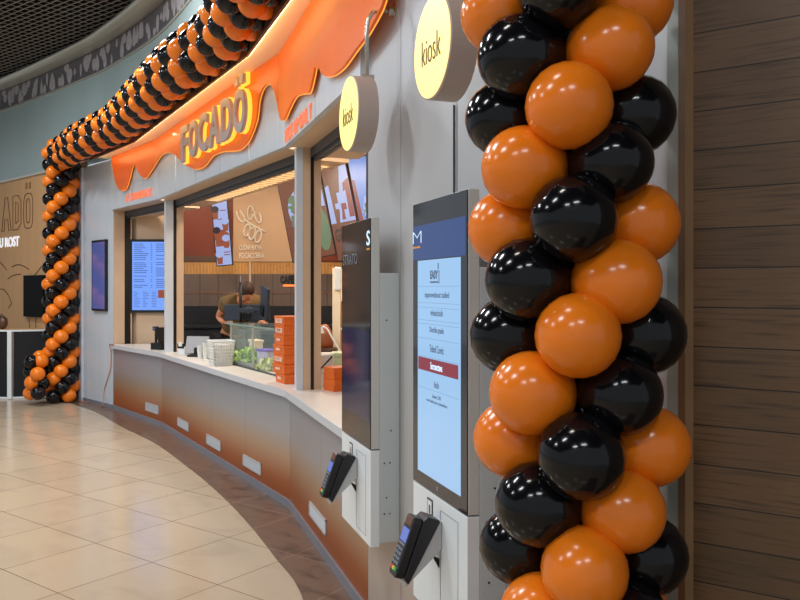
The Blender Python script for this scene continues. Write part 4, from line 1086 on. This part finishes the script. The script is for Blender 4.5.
# ------------------------------------------------------------------ person leaning over the table
def skin(name, verts, edges, radii, m, parent=None, root=0, sub=2):
    me = bpy.data.meshes.new(name); me.from_pydata(verts, edges, []); me.materials.append(m)
    o = bpy.data.objects.new(name, me); COL.objects.link(o)
    if parent: o.parent = parent
    md = o.modifiers.new('Skin', 'SKIN'); me.skin_vertices.new() if not me.skin_vertices else None
    sv = me.skin_vertices[0].data
    for i, r in enumerate(radii):
        sv[i].radius = (r, r) if not isinstance(r, tuple) else r
        sv[i].use_root = (i == root)
    md.use_smooth_shade = True
    sb = o.modifiers.new('Sub', 'SUBSURF'); sb.levels = sub; sb.render_levels = sub
    return o
def person():
    X, Y = -2.01, 9.5
    t = thing('person', 'person in an olive shirt leaning over behind the slate monitor', 'person', (X, Y, 0), math.radians(-60)); t.scale = (1.04, 1.04, 1.04)
    J = [(0, 0, 1.0), (.06, 0, 1.15), (.18, 0, 1.31), (.3, 0, 1.42), (.385, 0, 1.46),      # pelvis, waist, chest, upper chest, neck
         (-.0, -.1, .95), (-.02, -.11, .52), (-.05, -.11, .09), (.07, -.115, .035),          # right leg (near)
         (.0, .1, .95), (.02, .11, .52), (-.01, .11, .09), (.11, .115, .035),
         (.27, -.17, 1.40), (.1, -.2, 1.25), (.22, -.19, 1.2), (.26, -.18, 1.195),              # near arm: shoulder, elbow back, wrist
         (.27, .19, 1.40), (.36, .26, 1.2), (.5, .15, 1.2), (.56, .14, 1.195)]
    E = [(0, 1), (1, 2), (2, 3), (3, 4), (0, 5), (5, 6), (6, 7), (7, 8), (0, 9), (9, 10), (10, 11), (11, 12), (3, 13), (13, 14), (14, 15), (15, 16), (3, 17), (17, 18), (18, 19), (19, 20)]
    rad = [.13, .12, .125, .1, .055, .088, .06, .042, .03, .088, .06, .042, .03, .052, .042, .03, .026, .052, .042, .03, .026]
    J = [Vector(j) for j in J]
    # head on the same body
    J += [Vector((.44, -.005, 1.49)), Vector((.5, -.01, 1.515))]; E += [(4, 21), (21, 22)]; rad += [.07, .08]
    body = skin('body', [tuple(j) for j in J], E, rad, M['skin'], t)
    # head with face, hair
    hm = Matrix.Translation((.49, -.015, 1.515)) @ Matrix.Rotation(math.radians(58), 4, 'Y') @ Matrix.Rotation(0, 4, 'Z')
    hb_ = MB().ball((0, 0, 0), .094, 20, (1.05, .82, 1.2)); hb_.ball((.1, 0, -.02), .02, 10, (1, .7, 1.2)); hb_.ball((.085, 0, -.06), .02, 10, (.6, 1.3, .4))
    for s_ in (-1, 1): hb_.ball((0, s_*.083, -.01), .025, 10, (.7, .35, 1.2)); hb_.ball((.088, s_*.032, .015), .012, 8)
    hb_.v = [hm @ v for v in hb_.v]; hb_.build('head', M['skin'], t, smooth=True)
    hr = MB().ball((-.022, 0, .03), .1, 22, (1.0, .88, 1.14), .015); hr.v = [hm @ v for v in hr.v if True]
    hr.build('hair', M['hair'], t, smooth=True)
    # shirt: torso and short sleeves
    SJ = [(.02, 0, 1.05), (.06, 0, 1.16), (.18, 0, 1.315), (.3, 0, 1.425), (.37, 0, 1.455), (.27, -.17, 1.405), (.17, -.19, 1.325), (.27, .19, 1.405), (.32, .23, 1.29)]
    SE = [(0, 1), (1, 2), (2, 3), (3, 4), (3, 5), (5, 6), (3, 7), (7, 8)]
    skin('shirt', SJ, SE, [.155, .155, .17, .155, .09, .1, .078, .1, .078], M['shirt'], t)
    TJ = [tuple(J[i]) for i in (0, 5, 6, 7, 9, 10, 11)]
    skin('trousers', TJ, [(0, 1), (1, 2), (2, 3), (0, 4), (4, 5), (5, 6)], [.145, .102, .078, .062, .102, .078, .062], M['trousers'], t)
    # hands: palm and five separate bent fingers each
    for hx, hy, sgn in ((.29, -.17, 1), (.59, .14, -1)):
        z = 1.193; hbm = MB().ball((hx, hy, z), .04, 12, (1.05, .9, .38)); o = hbm.build('hand', M['skin'], t, smooth=True)
        for i, (dy, L_) in enumerate(((-.028, .06), (-.01, .072), (.01, .068), (.028, .052))):
            b = MB().tube([(hx+.025, hy+dy*.8, z), (hx+.045, hy+dy, z+.006), (hx+.045+L_*.5, hy+dy*1.1, z), (hx+.04+L_*.8, hy+dy*1.15, z-.009)], [.009, .009, .008, .006], 8); b.build('finger', M['skin'], o, smooth=True)
        MB().tube([(hx-.01, hy+sgn*.03, z), (hx+.02, hy+sgn*.052, z), (hx+.045, hy+sgn*.058, z-.008)], [.011, .01, .008], 8).build('thumb', M['skin'], o, smooth=True)
person()
# things seen through the right hatch
def right_stuff():
    p = at(326.5, 371, 6.6); p.z = .88
    Yf = 8.4; f = at(337, 300, Yf)
    t = thing('shelf_cabinet', 'cream upright cabinet with a shelf of coloured goods seen through the right hatch', 'cabinet', (f.x, Yf, 0))
    MB().box(-.045, .04, -.05, .4, .003, 1.85).build('side_panel', M['cream'], t, bev=.004)
    MB().box(-.02, .05, -.09, -.05, 1.62, 1.86).build('lamp_head', M['white'], t, bev=.01)
    MB().box(.04, .5, .35, .4, .003, 1.85).build('back_panel', M['cream'], t)
    for i in range(5): MB().box(.04, .5, -.05, .35, .3+i*.3, .32+i*.3).build('shelf', M['cream'], t)
    cols = ['carton', 'menu_blue', 'redbar', 'lilac', 'lettuce', 'carrot', 'purple']
    for r_ in range(3):
        for j in range(3):
            q = thing('drink_bottle', ['bottle of drink on the upper cabinet shelf', 'bottle of drink on the middle cabinet shelf', 'bottle of drink on the lower cabinet shelf'][2-r_]+', '+['nearest the cream side', 'second from the cream side', 'third from the cream side'][j], 'bottle', (f.x+.085+j*.085, Yf+.02, .921+r_*.3), 0, 'bottles on the cabinet shelf')
            mm = ['lilac', 'board_red', 'menu_dim', 'carrot', 'lettuce', 'silver', 'purple', 'cream', 'board_red'][r_*3+j]
            MB().lathe([(.03, 0), (.032, .12), (.015, .165), (.013, .185)], 14).build('body', M[mm], q, smooth=True)
            MB().lathe([(.015, .185), (.015, .2)], 12).build('cap', M['white'], q)
    g = at(337, 392, 7.4); b = thing('sage_bin', 'pale sage bin beside the low carton stack', 'bin', (g.x+.02, 7.4, .0))
    MB().box(-.07, .12, -.1, .1, .003, 1.0).build('body', M['sage'], b, bev=.01)
    MB().box(-.075, .125, -.105, .105, 1.0, 1.04).build('lid', M['sage'], b, bev=.006)
    c = at(325, 356, 7.4); c.z = 1.0
    t = thing('chopping_stand', 'brown wooden stand with curved top in the right hatch', 'stand', (c.x-.07, 8.12, .0))
    MB().box(-.09, .12, -.1, .1, .003, 1.0).build('plinth', M['soft_black'], t)
    MB().box(-.1, .13, -.11, .11, 1.0, 1.03).build('shelf', M['bronze'], t)
    MB().lathe([(.085, 1.03), (.09, 1.1), (.07, 1.2), (.035, 1.26), (.01, 1.27)], 18).build('dome', M['wood_brown'], t, smooth=True)
    t = thing('desk_lamp', 'white jointed lamp arm bending over the brown stand', 'lamp', (at(340, 352, 7.74).x, 7.74, 1.0))
    x0 = at(340, 352, 7.74).x
    MB().tube([Vector((at(u, v, 7.74).x-x0, 0, at(u, v, 7.74).z-1.0)) for u, v in ((340, 350), (334, 341), (327, 328.5), (323.5, 326.8), (320.5, 328.5))], .009, 8).build('arm', M['white'], t, smooth=True)
    MB().lathe([(.012, 0), (.03, -.05), (.026, -.05)], 14, Matrix.Translation((at(321.5, 328, 7.74).x-x0, 0, at(321, 328, 7.74).z-1.0))).build('shade', M['white'], t)
    MB().box(-.04, .04, -.04, .04, 0, .012).build('foot', M['white'], t)
    MB().tube([(0, 0, 0), (0, 0, at(340, 350, 7.74).z-1.0)], .009, 8).build('stem', M['white'], t)
    wt_ = thing('side_table', 'narrow white side table behind the low carton stack', 'table', (at(334, 380, 7.75).x, 7.78, 0))
    MB().box(-.16, .14, -.14, .12, .97, 1.0).build('tabletop', M['white_top'], wt_, bev=.003)
    for x in (-.13, .11):
        for y in (-.11, .09): MB().box(x-.015, x+.015, y-.015, y+.015, .003, .97).build('leg', M['metal_dark'], wt_)
    w = thing('napkin_box', 'white napkin box with black straps above the low carton stack', 'napkin box', (at(325.5, 362, 6.25).x, 6.12, .88))
    MB().prism([(-.045, -.05, .0), (.06, -.05, .0), (.06, .05, .0), (-.045, .05, .0)], [(-.06, -.06, .24), (.075, -.06, .25), (.075, .06, .25), (-.06, .06, .24)]).build('box', M['white'], w, bev=.004)
    MB().tube([(-.055, -.062, .22), (-.02, -.058, .14), (.07, -.062, .235)], .007, 6).build('strap', M['black'], w)
right_stuff()

# ------------------------------------------------------------------ far left: booth, television, cable
def booth():
    c = Vector(((10-400)/F_PX*11.67, 11.67)); t = thing('booth_table', 'black-panelled booth table with white frame by the plywood hoarding', 'booth table', (c.x, c.y, 0))
    for (dx, dy, L_) in ((.93, .37, .9), (-.985, .17, .9)):
        d = Vector((dx, dy)).normalized(); rz = math.atan2(d.y, d.x); m_ = Matrix.Rotation(rz, 4, 'Z')
        flip = -1 if dx < 0 else 1
        y0, y1 = (-.006, .02) if dx > 0 else (-.02, .006)
        MB().box(.05, L_, y0, y1, .03, .995, m_).build('panel', M['soft_black'], t)
        MB().box(0, L_, y0-.01, y1+.01, .995, 1.02, m_).box(0, L_, y0-.004, y1+.004, 0.003, .03, m_).box(L_-.02, L_+.02, y0-.006, y1+.006, 0.003, 1.0, m_).build('frame', M['white'], t)
    MB().box(-.03, .035, -.03, .03, .003, 1.0).build('post', M['white'], t, bev=.004)
    MB().prism([(0, 0, .998), (.83, .33, .998), (.3, .8, .998), (-.85, .5, .998), (-.88, .15, .998)], [(0, 0, 1.015), (.83, .33, 1.015), (.3, .8, 1.015), (-.85, .5, 1.015), (-.88, .15, 1.015)]).build('tabletop', M['hoarding'], t)
    b = thing('patterned_pouch', 'small brown patterned pouch on the booth table at the left edge', 'pouch', (at(2.5, 327, 11.95).x, 11.95, 1.0155))
    MB().ball((0, 0, .1), .1, 14, (.8, .6, 1), .08).build('body', M['bronze'], b, smooth=True)
    MB().tube([(-.05, -.02, .17), (0, -.03, .23), (.05, -.02, .17)], .01, 6).build('handle', M['black'], b)
booth()
def tv():
    sa, za = hhit(27, 275.5); sb, zb = hhit(47, 317.5)
    t = thing('television', 'black switched-off upright television on the plywood hoarding', 'television', (ho_loc[0]+(-hdir.x)*sa, ho_loc[1]+(-hdir.y)*sa, zb), hz)
    MB().box(0, sb-sa, -.06, 0, 0, za-zb).build('housing', M['tv_black'], t, bev=.004)
    MB().box(.02, sb-sa-.02, -.062, -.06, .02, za-zb-.02).build('screen', M['tv_black'], t)
tv()
ca, cz = hit(0, .012, 119, 342)
cpts = [W(1, .16, .045, .885), W(1, .02, .05, .884), W(1, -.02, .04, .85)]
for u, v in ((111, 352), (110.5, 368), (107, 380), (104, 391)):
    s, z = hit(0, .012, u, v); cpts.append(W(0, s, .012, z))
s, z = hit(0, .06, 102, 400); cpts.append(W(0, s, .06, .012))
for u, v in ((93, 402.5), (84, 402.8), (78, 401.5)):
    Y = EYE*F_PX/(v-HOR); cpts.append(Vector(((u-400)/F_PX*Y, Y, .012)))
tag(MB().tube(catmull(cpts, 6), .006, 6).build('cable', M['cable'], smooth=True), 'thin orange cable hanging from the left end of the worktop to the floor', 'cable')

# ------------------------------------------------------------------ camera and light
cd = bpy.data.cameras.new('Camera'); cam = bpy.data.objects.new('Camera', cd); COL.objects.link(cam)
cam.location = (0, 0, EYE); cam.rotation_euler = (PI/2, 0, 0)
cd.sensor_width = 36; cd.lens = F_PX/800*36; cd.shift_y = -(300-HOR)/800; cd.clip_start = .05; cd.clip_end = 100
S.camera = cam
def area(name, loc, sx, sy, power, col=(1, 1, 1), rot=(0, 0, 0)):
    l = bpy.data.lights.new(name, 'AREA'); l.shape = 'RECTANGLE'; l.size = sx; l.size_y = sy; l.energy = power; l.color = col
    o = bpy.data.objects.new(name, l); COL.objects.link(o); o.location = loc; o.rotation_euler = rot; return o
for x, y, e in ((-3.2, 3.6, 60), (-3.2, 7.2, 75), (-6.6, 5.6, 75), (-6.4, 9.4, 55), (-3.4, .4, 40), (-7.5, 1.5, 55), (-2.4, -3, 40), (.1, -2.6, 32)):  # last entry is an added fill behind the camera, brightening surfaces facing it
    area('hall_and_fill_lamp', (x, y, 5.12), 1.2, .35, e*1.75, (.94, .97, 1))
area('hall_and_fill_lamp', (-.9, 1.2, 4.6), .5, .25, 14, (1, .93, .86))
for x, y, e in ((-1.0, 6.6, 22), (-2.2, 8.6, 26), (-.6, 8.4, 26), (-3.0, 9.9, 7), (-1.3, 9.9, 6), (.2, 9.4, 8), (-.25, 5.2, 16)):
    area('kitchen_lamp', (x, y, 3.3), .5, .2, e*2.2, (1, .84, .66))
w = bpy.data.worlds.new('World'); S.world = w; w.use_nodes = True
w.node_tree.nodes['Background'].inputs[0].default_value = (.84, .92, 1, 1); w.node_tree.nodes['Background'].inputs[1].default_value = .5
S.view_settings.view_transform = 'Standard'; S.view_settings.look = 'None'; S.view_settings.gamma = 1; S.view_settings.use_curve_mapping = False
S.view_settings.exposure = 0.
